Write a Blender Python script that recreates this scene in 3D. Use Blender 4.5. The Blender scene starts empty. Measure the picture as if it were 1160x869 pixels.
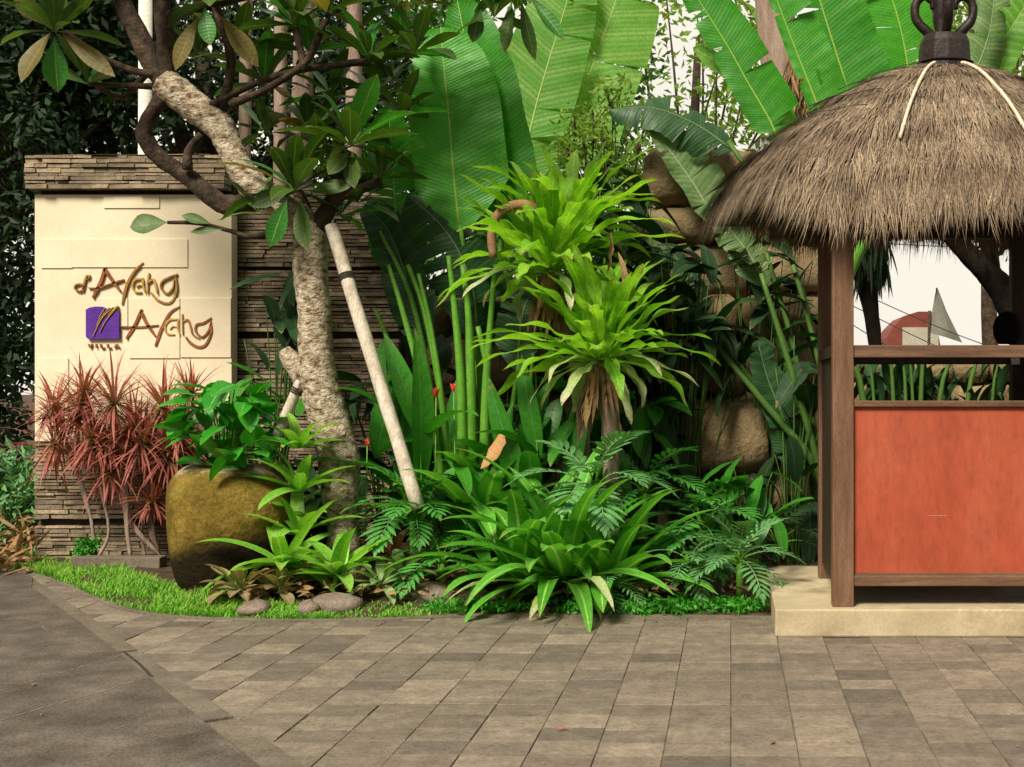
import bpy, math, random
import numpy as np
from mathutils import Vector, Matrix
random.seed(7); np.random.seed(7)
R = math.radians; PI = math.pi
sc = bpy.context.scene
COL = sc.collection

# ------------------------------------------------------------------ camera
FP = 1400.0; H = 1.6                      # focal length in photo pixels, eye height
cam_d = bpy.data.cameras.new('camera'); cam = bpy.data.objects.new('camera', cam_d); COL.objects.link(cam)
cam.location = (0, 0, H); cam.rotation_euler = (R(90), 0, 0)
cam_d.sensor_width = 36; cam_d.lens = FP/1160*36
cam_d.shift_x = -(828-580)/1160; cam_d.shift_y = (440-434.5)/1160
cam_d.clip_end = 600; sc.camera = cam

# ------------------------------------------------------------------ world, sun, exposure
SUN_DIR = Vector((-0.38, -0.80, 0.92)).normalized()     # towards the sun
w = bpy.data.worlds.new('World'); sc.world = w; w.use_nodes = True
nt = w.node_tree; nt.nodes.clear()
out = nt.nodes.new('ShaderNodeOutputWorld'); bg = nt.nodes.new('ShaderNodeBackground')
sky = nt.nodes.new('ShaderNodeTexSky'); sky.sky_type = 'NISHITA'; sky.sun_disc = False
sky.sun_elevation = math.asin(SUN_DIR.z); sky.sun_rotation = math.atan2(SUN_DIR.x, SUN_DIR.y)
sky.dust_density = 4; sky.air_density = 1.2
# thin bright cloud cover over the blue
tc = nt.nodes.new('ShaderNodeTexCoord'); nz = nt.nodes.new('ShaderNodeTexNoise'); nz.inputs['Scale'].default_value = 2.2
nz.inputs['Detail'].default_value = 7; rp = nt.nodes.new('ShaderNodeValToRGB')
rp.color_ramp.elements[0].position = .28; rp.color_ramp.elements[0].color = (.86,.86,.86,1)
rp.color_ramp.elements[1].position = .7; rp.color_ramp.elements[1].color = (1,1,1,1)
cl = nt.nodes.new('ShaderNodeMix'); cl.data_type = 'RGBA'
nt.links.new(tc.outputs['Generated'], nz.inputs['Vector']); nt.links.new(nz.outputs['Fac'], rp.inputs['Fac'])
nt.links.new(rp.outputs['Color'], cl.inputs[0]); nt.links.new(sky.outputs['Color'], cl.inputs[6])
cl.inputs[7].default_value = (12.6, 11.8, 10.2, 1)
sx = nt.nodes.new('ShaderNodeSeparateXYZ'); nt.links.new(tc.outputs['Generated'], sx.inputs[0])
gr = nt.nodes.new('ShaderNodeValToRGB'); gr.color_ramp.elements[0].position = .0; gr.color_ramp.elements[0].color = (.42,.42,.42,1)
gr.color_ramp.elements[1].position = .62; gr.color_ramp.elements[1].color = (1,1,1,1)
nt.links.new(sx.outputs[1], gr.inputs['Fac'])  # dims the unseen sky behind the camera, added to cut frontal fill
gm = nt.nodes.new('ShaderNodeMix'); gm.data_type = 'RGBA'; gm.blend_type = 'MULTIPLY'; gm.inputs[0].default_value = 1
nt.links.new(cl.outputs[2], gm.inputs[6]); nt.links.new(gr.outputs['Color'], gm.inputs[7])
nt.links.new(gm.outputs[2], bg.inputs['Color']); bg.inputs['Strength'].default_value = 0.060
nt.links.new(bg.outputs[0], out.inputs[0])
sd = bpy.data.lights.new('sun', 'SUN'); sun = bpy.data.objects.new('sun', sd); COL.objects.link(sun)
sd.energy = 4.6; sd.angle = R(20); sd.color = (1, .92, .76)
sun.rotation_euler = SUN_DIR.to_track_quat('Z', 'Y').to_euler(); sun.location = (-8, -14, 16)
vs = sc.view_settings; vs.view_transform = 'Standard'; vs.look = 'None'; vs.gamma = 1; vs.exposure = 0.48
sc.cycles.use_denoising = True
sc.cycles.max_bounces = 6; sc.cycles.diffuse_bounces = 2; sc.cycles.transparent_max_bounces = 6; sc.cycles.transmission_bounces = 3
sc.cycles.caustics_reflective = False; sc.cycles.caustics_refractive = False

# ------------------------------------------------------------------ helpers
def V(*a): return Vector(a)
def P(px, py, Y): return Vector(((px-828)*Y/FP, Y, H-(py-440)*Y/FP))
def G(px, py, z=0.0):
    Y = (H-z)*FP/(py-440); return Vector(((px-828)*Y/FP, Y, z))
def zx(px,Y): return (px-828)*Y/FP
def zz(py,Y): return H-(py-440)*Y/FP
def rr(a, b): return random.uniform(a, b)

class MB:
    def __init__(s): s.v=[]; s.f=[]; s.uv=[]; s.r=[]; s.sm=True
    def add(s, vs, fs, uvs=None, rnd=0.5):
        o=len(s.v); s.v.extend(tuple(x) for x in vs); s.f.extend(tuple(i+o for i in f) for f in fs)
        s.uv.extend(uvs if uvs is not None else [(0.5,0.5)]*len(vs)); s.r.extend([rnd]*len(vs))
    def box(s, a, b, rnd=0.5, j=0.0):
        x0,y0,z0=a; x1,y1,z1=b
        vs=[(x,y,z) for z in (z0,z1) for x,y in ((x0,y0),(x1,y0),(x1,y1),(x0,y1))]
        if j: vs=[(x+rr(-j,j),y+rr(-j,j),z+rr(-j,j)) for x,y,z in vs]
        s.add(vs,[(0,3,2,1),(4,5,6,7),(0,1,5,4),(1,2,6,5),(2,3,7,6),(3,0,4,7)],None,rnd)
    def build(s, name, mat, parent=None, origin=None, smooth=True, bevel=0, kind=None):
        me=bpy.data.meshes.new(name); og=Vector(origin) if origin is not None else (parent.location if parent is not None and parent.parent is None else Vector((0,0,0)))
        if parent is not None and parent.parent is not None and origin is None: og=parent.parent.location+parent.location
        if origin is None and parent is None: og=Vector((0,0,0))
        A=np.array(s.v,dtype=float).reshape(-1,3)-np.array(og)
        me.from_pydata(A.tolist(),[],s.f)
        if any(u!=(0.5,0.5) for u in s.uv[:50]):
            ul=me.uv_layers.new(name='UVMap'); li=np.empty(len(me.loops),dtype=np.int32); me.loops.foreach_get('vertex_index',li)
            ul.data.foreach_set('uv',np.array(s.uv,dtype=np.float32)[li].ravel())
        at=me.attributes.new('rnd','FLOAT','POINT'); at.data.foreach_set('value',np.array(s.r,dtype=np.float32))
        me.materials.append(mat)
        if smooth: me.polygons.foreach_set('use_smooth',[True]*len(me.polygons))
        me.update(); o=bpy.data.objects.new(name,me); COL.objects.link(o)
        if parent is not None: o.parent=parent
        else: o.location=og
        if bevel:
            b=o.modifiers.new('bevel','BEVEL'); b.width=bevel; b.segments=2; b.limit_method='ANGLE'
        if kind: o['kind']=kind
        return o

def thing(name, loc, label, cat, group=None):
    o=bpy.data.objects.new(name,None); COL.objects.link(o); o.location=loc; o.empty_display_size=.1
    o['label']=label; o['category']=cat
    if group: o['group']=group
    return o
def tag(o, label=None, cat=None, group=None, kind=None):
    if label: o['label']=label
    if cat: o['category']=cat
    if group: o['group']=group
    if kind: o['kind']=kind
    return o

def spline(pts, n):
    """Catmull-Rom through pts (tuples of any length), n samples per span."""
    pts=[np.array(p,dtype=float) for p in pts]; q=[2*pts[0]-pts[1]]+pts+[2*pts[-1]-pts[-2]]; o=[]
    for i in range(len(pts)-1):
        a,b,c,d=q[i:i+4]
        for k in range(n):
            t=k/n; o.append(.5*((2*b)+(-a+c)*t+(2*a-5*b+4*c-d)*t*t+(-a+3*b-3*c+d)*t**3))
    o.append(pts[-1]); return o

def tube(mb, pts, n=4, k=10, bump=0.0, rnd=.5, cap=True):
    """pts: list of (x,y,z,r)"""
    S=spline(pts,n); rings=[]; ref=Vector((0.3,1,0.2)).normalized(); vs=[]; uv=[]; L=0
    for i,p in enumerate(S):
        a=Vector(S[max(i-1,0)][:3]); b=Vector(S[min(i+1,len(S)-1)][:3]); t=(b-a).normalized()
        s=t.cross(ref).normalized(); u=s.cross(t).normalized(); c=Vector(p[:3]); r=max(p[3],1e-4)
        if i: L+=(c-Vector(S[i-1][:3])).length
        for j in range(k):
            an=2*PI*j/k; q=r*(1+(bump*(random.random()-.5)*2 if bump else 0))
            vs.append(c+(s*math.cos(an)+u*math.sin(an))*q); uv.append((j/k,L))
    fs=[]
    for i in range(len(S)-1):
        for j in range(k):
            a=i*k+j; b=i*k+(j+1)%k; fs.append((a,b,b+k,a+k))
    if cap:
        fs.append(tuple(range(k))[::-1]); fs.append(tuple((len(S)-1)*k+j for j in range(k)))
    mb.add(vs,fs,uv,rnd)

PROF={
 'lance': lambda t: math.sin(PI*min(1,t**.85))**.75,
 'strap': lambda t: min(1,.45+t*3)*max(0,1-t**3.2)**.8,
 'obov':  lambda t: math.sin(PI*t**1.35)**.85 if t<1 else 0,
 'ovate': lambda t: math.sin(PI*t**.62)**.8 if t<1 else 0,
 'needle':lambda t: .75+.25*math.sin(PI*t) if t<.5 else max(0,1-(t-.5)*2)**.7,
 'blunt': lambda t: min(1,.35+t*1.6)*max(0,1-t**6)**.6,
 'banana':lambda t: min(1,(t*5.5+.02))**.6*max(0,1-t**4)**.55,
}
def leaf(mb, base, d, L, W, droop=.6, n=7, fold=.25, roll=0, prof='lance', wave=0, side=None, rnd=None, scal=0):
    d=Vector(d).normalized(); base=Vector(base)
    if side is None:
        side=d.cross(Vector((0,0,1)))
        if side.length<.05: side=Vector((math.cos(roll*9),math.sin(roll*9),0))
    side=Vector(side).normalized(); side=(side-d*side.dot(d)).normalized()
    if roll: side=(Matrix.Rotation(roll,3,d)@side)
    nrm=side.cross(d).normalized()
    pf=PROF[prof]; p=base.copy(); vs=[]; uv=[]; ph=rr(0,6)
    for i in range(n+1):
        t=i/n; wd=W/2*pf(t)
        if wd<1e-4: wd=.0008
        e=nrm*(math.sin(fold)*wd); c=side*(math.cos(fold)*wd)
        w1=nrm*(wave*wd*math.sin(t*17+ph)); w2=nrm*(wave*wd*math.sin(t*15+ph+2))
        s1=1+scal*math.sin(t*26+ph); s2=1+scal*math.sin(t*24+ph+1)
        vs+= [p-c*s1+e+w1, p, p+c*s2+e+w2]; uv+=[(0,t),(.5,t),(1,t)]
        a=-droop/n*(.5+t); p=p+d*(L/n)
        d2=d*math.cos(a)+nrm*math.sin(a); nrm=(nrm*math.cos(a)-d*math.sin(a)).normalized(); d=d2.normalized()
    fs=[]
    for i in range(n):
        a=i*3; fs+=[(a,a+1,a+4,a+3),(a+1,a+2,a+5,a+4)]
    mb.add(vs,fs,uv,random.random() if rnd is None else rnd)
    return p

def rosette(mb, c, n, L, W, el0=80, el1=5, droop=.9, prof='strap', fold=.3, seg=8, wave=0, az0=0, az1=360, jit=12, lv=.2, scal=0, spread=.02, tiltdir=None):
    """n leaves around c; inner ones upright (el0 deg), outer ones at el1."""
    c=Vector(c); g=rr(0,360)
    for i in range(n):
        t=(i+.5)/n
        az=R(g+i*137.5+rr(-jit,jit)) if az1-az0>=360 else R(rr(az0,az1))
        el=R(el0+(el1-el0)*t**.8+rr(-jit,jit)*.6)
        l=L*(1-lv+rr(0,2*lv)); 
        d=Vector((math.cos(az)*math.cos(el),math.sin(az)*math.cos(el),math.sin(el)))
        if tiltdir is not None: d=(d+Vector(tiltdir)).normalized()
        side=Vector((math.sin(az),-math.cos(az),0))
        leaf(mb,c+Vector((math.cos(az),math.sin(az),0))*spread,d,l,W*rr(.85,1.15),droop*rr(.6,1.4),seg,fold,rr(-.25,.25),prof,wave,side,None,scal)

def banana(mb, pts, W, N=(0,-1,0.1), fold=.25, tears=0, sag=.15, n=44, cols=5, rnd=None, left=1.0, right=1.0):
    """large paddle leaf along a midrib of world points, facing N; torn between lateral veins"""
    S=[Vector(p) for p in spline([tuple(p) for p in pts], max(4,n//(len(pts)-1)))]
    n=len(S)-1; N=Vector(N).normalized(); rnd=random.random() if rnd is None else rnd
    T=[(S[min(i+1,n)]-S[max(i-1,0)]).normalized() for i in range(n+1)]
    L=sum((S[i+1]-S[i]).length for i in range(n)); dl=L/n
    for sgn,kk in ((-1,left),(1,right)):
        if kk<=0: continue
        cut=sorted(random.sample(range(3,n-3),min(tears,n-6))) if tears else []
        segs=[]; a=0
        for c in cut+[n]: segs.append((a,c)); a=c
        for si,(i0,i1) in enumerate(segs):
            if i1<=i0: continue
            fa=fold+(rr(-.22,.22) if tears else 0); sg=sag*(rr(.3,2.2) if tears else 1); vs=[]; uv=[]; pinch=rr(.02,.08)*(1 if tears else 0)
            for i in range(i0,i1+1):
                t=i/n; wd=W/2*kk*max(PROF['banana'](t),.01); s=T[i].cross(N).normalized()*sgn; nn=N-T[i]*N.dot(T[i]); nn.normalize()
                q=0
                if tears:
                    q=(1 if i==i0 and i0>0 else 0)-(1 if i==i1 and i1<n else 0)
                for c in range(cols+1):
                    u=c/cols; x=u*wd
                    p=S[i]+s*(x*math.cos(fa))+nn*(x*math.sin(fa)-sg*u*u*wd*1.0)+T[i]*(u*wd*.16+q*u*dl*.55+pinch*u*0)
                    p+=nn*(.006*math.sin(i*2.1)*u+.02*math.sin(i*.45+si)*u*u)
                    vs.append(p); uv.append((.5+sgn*u*.5,t*L/max(W,.01)*.5))
            m=cols+1; fs=[]
            for i in range(i1-i0):
                for c in range(cols):
                    a=i*m+c; f=(a,a+1,a+m+1,a+m); fs.append(f if sgn<0 else f[::-1])
            mb.add(vs,fs,uv,rnd)
    # midrib
    m=MB(); tube(mb,[(*(p-N*.002),.011*(1-i/(n+1))+.003) for i,p in enumerate(S)][::4],1,5,rnd=9.0)

# ------------------------------------------------------------------ materials
def mat(name):
    m=bpy.data.materials.new(name); m.use_nodes=True; t=m.node_tree; b=t.nodes['Principled BSDF']; return m,t,b
def N_(t,k,**kw):
    n=t.nodes.new(k)
    for a,b in kw.items():
        if a in n.inputs: n.inputs[a].default_value=b
        else: setattr(n,a,b)
    return n
def ramp(t,src,stops):
    r=t.nodes.new('ShaderNodeValToRGB'); e=r.color_ramp.elements
    e[0].position,e[0].color=stops[0][0],(*stops[0][1],1); e[1].position,e[1].color=stops[-1][0],(*stops[-1][1],1)
    for p,c in stops[1:-1]:
        q=e.new(p); q.color=(*c,1)
    t.links.new(src,r.inputs['Fac']); return r.outputs['Color']
def mixc(t,fac,a,b,mode='MIX'):
    m=t.nodes.new('ShaderNodeMix'); m.data_type='RGBA'; m.blend_type=mode
    for s,i in ((fac,0),(a,6),(b,7)):
        if isinstance(s,(int,float)): m.inputs[i].default_value=s
        elif isinstance(s,tuple): m.inputs[i].default_value=(*s,1)
        else: t.links.new(s,m.inputs[i])
    return m.outputs[2]
def math_(t,op,a,b=None):
    m=t.nodes.new('ShaderNodeMath'); m.operation=op
    for i,s in enumerate((a,b)):
        if s is None: continue
        if isinstance(s,(int,float)): m.inputs[i].default_value=s
        else: t.links.new(s,m.inputs[i])
    return m.outputs[0]
def objco(t): return t.nodes.new('ShaderNodeTexCoord').outputs['Object']
def noise(t,scale,detail=4,vec=None,rough=.6,sc3=None):
    n=N_(t,'ShaderNodeTexNoise'); n.inputs['Scale'].default_value=scale; n.inputs['Detail'].default_value=detail; n.inputs['Roughness'].default_value=rough
    v=vec if vec is not None else objco(t)
    if sc3:
        mp=t.nodes.new('ShaderNodeMapping'); mp.inputs['Scale'].default_value=sc3; t.links.new(v,mp.inputs['Vector']); v=mp.outputs[0]
    t.links.new(v,n.inputs['Vector']); return n.outputs['Fac']
def bump(t,b,h,s=.4,d=.02):
    n=t.nodes.new('ShaderNodeBump'); n.inputs['Strength'].default_value=s; n.inputs['Distance'].default_value=d
    t.links.new(h,n.inputs['Height']); t.links.new(n.outputs[0],b.inputs['Normal']); return n
def attr(t,name='rnd'):
    a=t.nodes.new('ShaderNodeAttribute'); a.attribute_name=name; return a.outputs['Fac']

def leafmat(name, c1, c2, vein=(.25,.35,.08), tip=None, tipstart=.6, rough=.38, trans=.28, ribs=0, ribamt=.25, midw=.03, spot=.0, ctr=None, wearamt=.75):
    m,t,b=mat(name); r=attr(t); uv=t.nodes.new('ShaderNodeUVMap'); sp=t.nodes.new('ShaderNodeSeparateXYZ'); t.links.new(uv.outputs[0],sp.inputs[0])
    u=math_(t,'ABSOLUTE',math_(t,'SUBTRACT',sp.outputs[0],.5)); v=sp.outputs[1]
    nz=noise(t,9,5); nz2=noise(t,2.2,3)
    f=math_(t,'ADD',math_(t,'MULTIPLY',math_(t,'MINIMUM',r,1.0),.65),math_(t,'MULTIPLY',math_(t,'SUBTRACT',nz2,.3),.7))
    c=mixc(t,f,c1,c2)
    if ctr is not None: c=mixc(t,ramp(t,v,[(0,(1,1,1)),(.45,(0,0,0))]),c,ctr)
    if tip is not None: c=mixc(t,ramp(t,math_(t,'ADD',v,math_(t,'MULTIPLY',math_(t,'SUBTRACT',nz,.5),.35)),[(tipstart,(0,0,0)),(min(1,tipstart+.35),(1,1,1))]),c,tip)
    c=mixc(t,math_(t,'MULTIPLY',ramp(t,nz,[(.35,(1,1,1)),(.6,(0,0,0))]),.22),c,tuple(x*.55 for x in c1))
    hb=nz
    if ribs:
        wv=math_(t,'SINE',math_(t,'MULTIPLY',math_(t,'SUBTRACT',v,math_(t,'MULTIPLY',u,.12)),ribs))
        wv2=math_(t,'SINE',math_(t,'MULTIPLY',math_(t,'SUBTRACT',v,math_(t,'MULTIPLY',u,.12)),ribs*.23))
        hb=math_(t,'ADD',wv,math_(t,'MULTIPLY',wv2,1.2))
        wm=math_(t,'MULTIPLY',math_(t,'MAXIMUM',hb,0),ribamt*.5)
        c=mixc(t,wm,c,vein)
    mf=ramp(t,u,[(midw*.5,(1,1,1)),(midw,(0,0,0))]); c=mixc(t,mf,c,vein)
    if spot: c=mixc(t,math_(t,'MULTIPLY',ramp(t,noise(t,26,4),[(.62,(0,0,0)),(.72,(1,1,1))]),spot),c,(.22,.16,.06))
    wear=math_(t,'ADD',math_(t,'MULTIPLY',v,.62),math_(t,'MULTIPLY',math_(t,'ADD',noise(t,31,4,rough=.7),math_(t,'MULTIPLY',u,.35)),.62))
    c=mixc(t,math_(t,'MULTIPLY',ramp(t,wear,[(.95,(0,0,0)),(1.06,(1,1,1))]),wearamt),c,(.26,.18,.07))
    c=mixc(t,1.0,c,ramp(t,noise(t,47,4,rough=.8),[(.3,(.62,.66,.6)),(.55,(1,1,1)),(.75,(1.35,1.25,1.15))]),'MULTIPLY')
    stem=math_(t,'GREATER_THAN',r,5.0); c=mixc(t,stem,c,vein)
    t.links.new(c,b.inputs['Base Color']); t.links.new(math_(t,'ADD',math_(t,'MULTIPLY',noise(t,13,4),.35),rough-.06),b.inputs['Roughness'])
    b.inputs['Specular IOR Level'].default_value=.4
    bump(t,b,hb,.12 if ribs and ribs<100 else .22,.003)
    tr=t.nodes.new('ShaderNodeBsdfTranslucent'); mx=t.nodes.new('ShaderNodeMixShader'); mx.inputs[0].default_value=trans
    tc_=mixc(t,1.0,c,(1.5,1.6,.7),'MULTIPLY'); t.links.new(tc_,tr.inputs[0])
    t.links.new(b.outputs[0],mx.inputs[1]); t.links.new(tr.outputs[0],mx.inputs[2])
    t.links.new(mx.outputs[0],t.nodes['Material Output'].inputs[0]); return m

def surf(name, stops, scale=5, rough=.8, bmp=.4, bd=.02, sc3=None, rmix=0, spec=.3, detail=7, stain=None, stainscale=1.2, bscale=None, grain=.5, gscale=55, spatk=1.0):
    m,t,b=mat(name); nz=noise(t,scale,detail,sc3=sc3); c=ramp(t,nz,stops)
    if rmix:
        r=attr(t); c=mixc(t,1.0,c,ramp(t,r,[(0,(1-rmix,)*3),(1,(1+rmix*.6,1+rmix*.5,1+rmix*.35))]),'MULTIPLY')
    if stain:
        c=mixc(t,math_(t,'MULTIPLY',ramp(t,noise(t,stainscale,8,rough=.7),[(.48,(0,0,0)),(.75,(1,1,1))]),spatk),c,stain)
    if grain: c=mixc(t,1.0,c,ramp(t,noise(t,gscale,5,rough=.75,sc3=sc3),[(.3,(1-grain,)*3),(.5,(1,1,1)),(.72,(1+grain*.7,)*3)]),'MULTIPLY')
    t.links.new(c,b.inputs['Base Color']); b.inputs['Roughness'].default_value=rough; b.inputs['Specular IOR Level'].default_value=spec
    bump(t,b,noise(t,bscale or scale*3,8,sc3=sc3),bmp,bd); return m

M={}
M['asphalt']=surf('asphalt',[(.32,(.056,.044,.035)),(.5,(.098,.080,.064)),(.68,(.150,.125,.102))],3.1,.85,.6,.008,detail=14,bscale=70,stain=(.070,.053,.041),stainscale=3.3,spatk=.7,grain=.8,gscale=60)
M['band']=surf('kerb_band',[(.3,(.10,.08,.06)),(.7,(.18,.15,.115))],3,.85,.5,.008,detail=9,bscale=60)
M['paver']=surf('paver_stone',[(.3,(.140,.117,.092)),(.55,(.200,.168,.134)),(.75,(.26,.222,.18))],9,.75,.8,.008,rmix=.42,stain=(.115,.09,.066),stainscale=3.1,spatk=.6,grain=.35,gscale=38,bscale=45,spec=.35)
M['jointpale']=surf('pale_joint_filler',[(.3,(.22,.18,.14)),(.7,(.34,.29,.23))],9,.9)
M['mortar']=surf('joint_sand',[(.3,(.07,.058,.042)),(.7,(.15,.125,.09))],9,.95,.4)
M['soil']=surf('soil',[(.3,(.03,.018,.010)),(.6,(.075,.05,.028)),(.8,(.12,.09,.05))],8,.95,.8,.03)
M['slate']=surf('slate',[(.3,(.17,.125,.085)),(.5,(.30,.235,.165)),(.75,(.44,.36,.26))],5,.85,.6,.01,rmix=.45,stain=(.11,.095,.06),stainscale=2.2,bscale=40)
M['backing']=surf('wall_core',[(.3,(.02,.017,.013)),(.7,(.05,.04,.03))],4,.95)
M['plaster']=surf('cream_plaster',[(.3,(.66,.56,.40)),(.55,(.74,.65,.48)),(.8,(.78,.70,.54))],1.2,.8,.25,.006,detail=8,bscale=30,stain=(.62,.50,.34),stainscale=1.3,spatk=.7,grain=.07)
M['boulder']=surf('wall_boulder',[(.3,(.12,.08,.04)),(.5,(.26,.19,.10)),(.75,(.38,.30,.18))],2.6,.9,.8,.03,rmix=.3,stain=(.09,.07,.035),stainscale=2.6,bscale=22,spatk=.7)
M['stone']=surf('garden_stone',[(.3,(.12,.09,.07)),(.6,(.24,.19,.15)),(.8,(.34,.28,.22))],6,.9,.8,.02)
M['platform']=surf('platform_concrete',[(.3,(.36,.29,.18)),(.6,(.48,.40,.26)),(.8,(.56,.49,.34))],2.2,.75,.35,.006,stain=(.24,.17,.10),stainscale=3.0,bscale=40,detail=10,grain=.16)
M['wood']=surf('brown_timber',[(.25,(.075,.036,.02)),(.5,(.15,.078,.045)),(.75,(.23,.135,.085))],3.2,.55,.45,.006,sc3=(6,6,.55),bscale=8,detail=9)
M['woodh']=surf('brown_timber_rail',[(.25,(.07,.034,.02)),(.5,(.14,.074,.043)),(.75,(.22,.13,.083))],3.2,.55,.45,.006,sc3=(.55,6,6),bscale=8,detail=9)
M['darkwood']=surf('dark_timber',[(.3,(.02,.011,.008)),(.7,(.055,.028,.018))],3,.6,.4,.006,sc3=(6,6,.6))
M['bronze']=surf('sign_bronze',[(.3,(.22,.09,.02)),(.55,(.42,.22,.06)),(.8,(.66,.42,.14))],9,.38,.2,.003); M['bronze'].node_tree.nodes['Principled BSDF'].inputs['Metallic'].default_value=.45
M['brownletter']=surf('sign_brown',[(.3,(.15,.045,.015)),(.7,(.34,.13,.045))],12,.42,.2,.003)
M['gold']=surf('sign_gold',[(.3,(.42,.22,.04)),(.7,(.78,.52,.16))],9,.35,.2,.003); M['gold'].node_tree.nodes['Principled BSDF'].inputs['Metallic'].default_value=.4
M['purple']=surf('sign_purple',[(.3,(.075,.022,.22)),(.7,(.10,.032,.30))],5,.4,.1)
M['finial']=surf('dark_finial',[(.3,(.008,.005,.005)),(.6,(.022,.012,.010)),(.8,(.06,.032,.024))],9,.5,.6,.01)
M['thatch']=surf('thatch_strand',[(.3,(.16,.117,.083)),(.52,(.28,.215,.153)),(.8,(.42,.34,.25))],2.2,.9,.4,.01,rmix=.62,stain=(.10,.068,.045),stainscale=3.5,spatk=.6)
M['thatchcore']=surf('thatch_core',[(.3,(.05,.032,.02)),(.7,(.13,.09,.055))],9,.95,.9,.03)
M['bamboo']=surf('pale_bamboo',[(.3,(.50,.40,.28)),(.6,(.68,.58,.44)),(.8,(.76,.68,.55))],4,.5,.3,.004,sc3=(3,3,.8))
M['prop']=surf('white_prop_pole',[(.3,(.42,.35,.28)),(.6,(.60,.53,.44)),(.8,(.70,.64,.55))],9,.7,.7,.006,stain=(.28,.21,.15),stainscale=6,sc3=(2,2,.6))
M['rope']=surf('dark_rope',[(.3,(.02,.02,.02)),(.7,(.06,.05,.04))],20,.9)
M['bark']=surf('frangipani_bark',[(.34,(.12,.07,.04)),(.44,(.36,.27,.18)),(.55,(.58,.49,.36)),(.75,(.74,.67,.55))],14,.85,1.0,.05,stain=(.07,.038,.018),stainscale=19,bscale=26,detail=12,spatk=.85,sc3=(1,1,1.5))
M['barkdark']=surf('dark_bark',[(.35,(.018,.012,.008)),(.6,(.07,.045,.028)),(.8,(.20,.13,.075))],12,.9,.9,.02)
M['barkpink']=surf('pale_palm_bark',[(.3,(.20,.13,.10)),(.6,(.34,.25,.20)),(.8,(.45,.35,.29))],3,.9,.6,.02,sc3=(4,4,.8))
M['whitepost']=surf('white_post_paint',[(.3,(.55,.52,.45)),(.7,(.74,.71,.63))],2,.7,.2)
M['redpaint']=surf('red_panel_paint',[(.3,(.28,.050,.022)),(.5,(.345,.066,.029)),(.72,(.385,.090,.044))],2.2,.6,.3,.004,sc3=(1.2,1,.35),detail=12,stain=(.20,.045,.025),stainscale=3.6,spatk=.5,grain=.2,gscale=26)
M['drybrown']=leafmat('dry_brown_leaf',(.20,.10,.045),(.42,.26,.13),(.45,.30,.16),trans=.12,rough=.8)
M['dryorange']=leafmat('dry_orange_leaf',(.45,.22,.09),(.55,.32,.15),(.5,.3,.15),trans=.15,rough=.7)
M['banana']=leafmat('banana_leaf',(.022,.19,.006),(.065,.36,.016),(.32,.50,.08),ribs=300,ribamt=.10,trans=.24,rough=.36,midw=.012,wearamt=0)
M['bananalight']=leafmat('banana_leaf_backlit',(.09,.30,.03),(.20,.46,.06),(.50,.62,.22),ribs=260,ribamt=.35,trans=.45,rough=.42,midw=.012,wearamt=0)  # paler copy of the banana leaf, backlight put into the colour
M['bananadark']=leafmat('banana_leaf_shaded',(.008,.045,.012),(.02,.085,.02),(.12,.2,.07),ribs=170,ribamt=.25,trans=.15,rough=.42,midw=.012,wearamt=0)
M['bananagrey']=leafmat('banana_leaf_pale',(.10,.20,.06),(.19,.30,.11),(.34,.42,.22),ribs=150,ribamt=.4,trans=.3,rough=.5,midw=.012,spot=.3,wearamt=0)
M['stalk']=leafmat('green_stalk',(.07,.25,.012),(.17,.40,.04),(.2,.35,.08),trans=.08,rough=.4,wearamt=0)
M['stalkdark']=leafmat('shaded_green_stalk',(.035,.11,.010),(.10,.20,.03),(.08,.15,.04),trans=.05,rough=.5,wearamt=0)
M['silhouettebark']=surf('silhouette_bark',[(.3,(.008,.006,.005)),(.7,(.022,.016,.012))],6,.95,.8,.02,spec=.1)  # darker copy of the dark bark, backlit silhouette put into the colour
M['frang']=leafmat('frangipani_leaf',(.020,.070,.008),(.085,.165,.020),(.16,.19,.05),trans=.24,rough=.40,midw=.035,spot=.25,ribs=75,ribamt=.05)
M['frangy']=leafmat('frangipani_leaf_olive',(.12,.105,.02),(.20,.15,.03),(.26,.2,.06),trans=.3,rough=.45,midw=.035,spot=.5,ribs=75,ribamt=.05)
M['frangb']=leafmat('frangipani_leaf_bright',(.03,.20,.02),(.07,.30,.04),(.25,.40,.10),trans=.3,rough=.3,midw=.035,ribs=75,ribamt=.06)
M['crinum']=leafmat('spider_lily_leaf',(.05,.27,.015),(.17,.50,.06),(.30,.58,.12),trans=.3,rough=.34,midw=.09)
M['nest']=leafmat('nest_fern_leaf',(.12,.35,.010),(.34,.60,.05),(.42,.64,.12),trans=.38,rough=.4,midw=.035,ribs=70,ribamt=.18)
M['nestold']=leafmat('nest_fern_leaf_old',(.30,.42,.12),(.52,.58,.28),(.5,.55,.3),tip=(.62,.6,.42),tipstart=.7,trans=.32,rough=.5,midw=.05,spot=.5)
M['brom']=leafmat('bromeliad_leaf',(.14,.40,.03),(.34,.62,.09),(.35,.6,.18),trans=.32,rough=.3,midw=.04)
M['brombrown']=leafmat('bromeliad_leaf_bronze',(.20,.16,.07),(.38,.33,.16),(.4,.4,.2),tip=(.26,.14,.09),tipstart=.55,ctr=(.16,.26,.06),trans=.2,rough=.45,midw=.04,spot=.4)
M['brompale']=leafmat('bromeliad_leaf_pale',(.12,.26,.07),(.40,.50,.24),(.4,.5,.25),trans=.25,rough=.4,midw=.04,spot=.3)
M['bromred']=leafmat('bromeliad_leaf_maroon',(.10,.04,.03),(.20,.10,.05),(.2,.15,.08),trans=.2,rough=.4,midw=.04)
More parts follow.
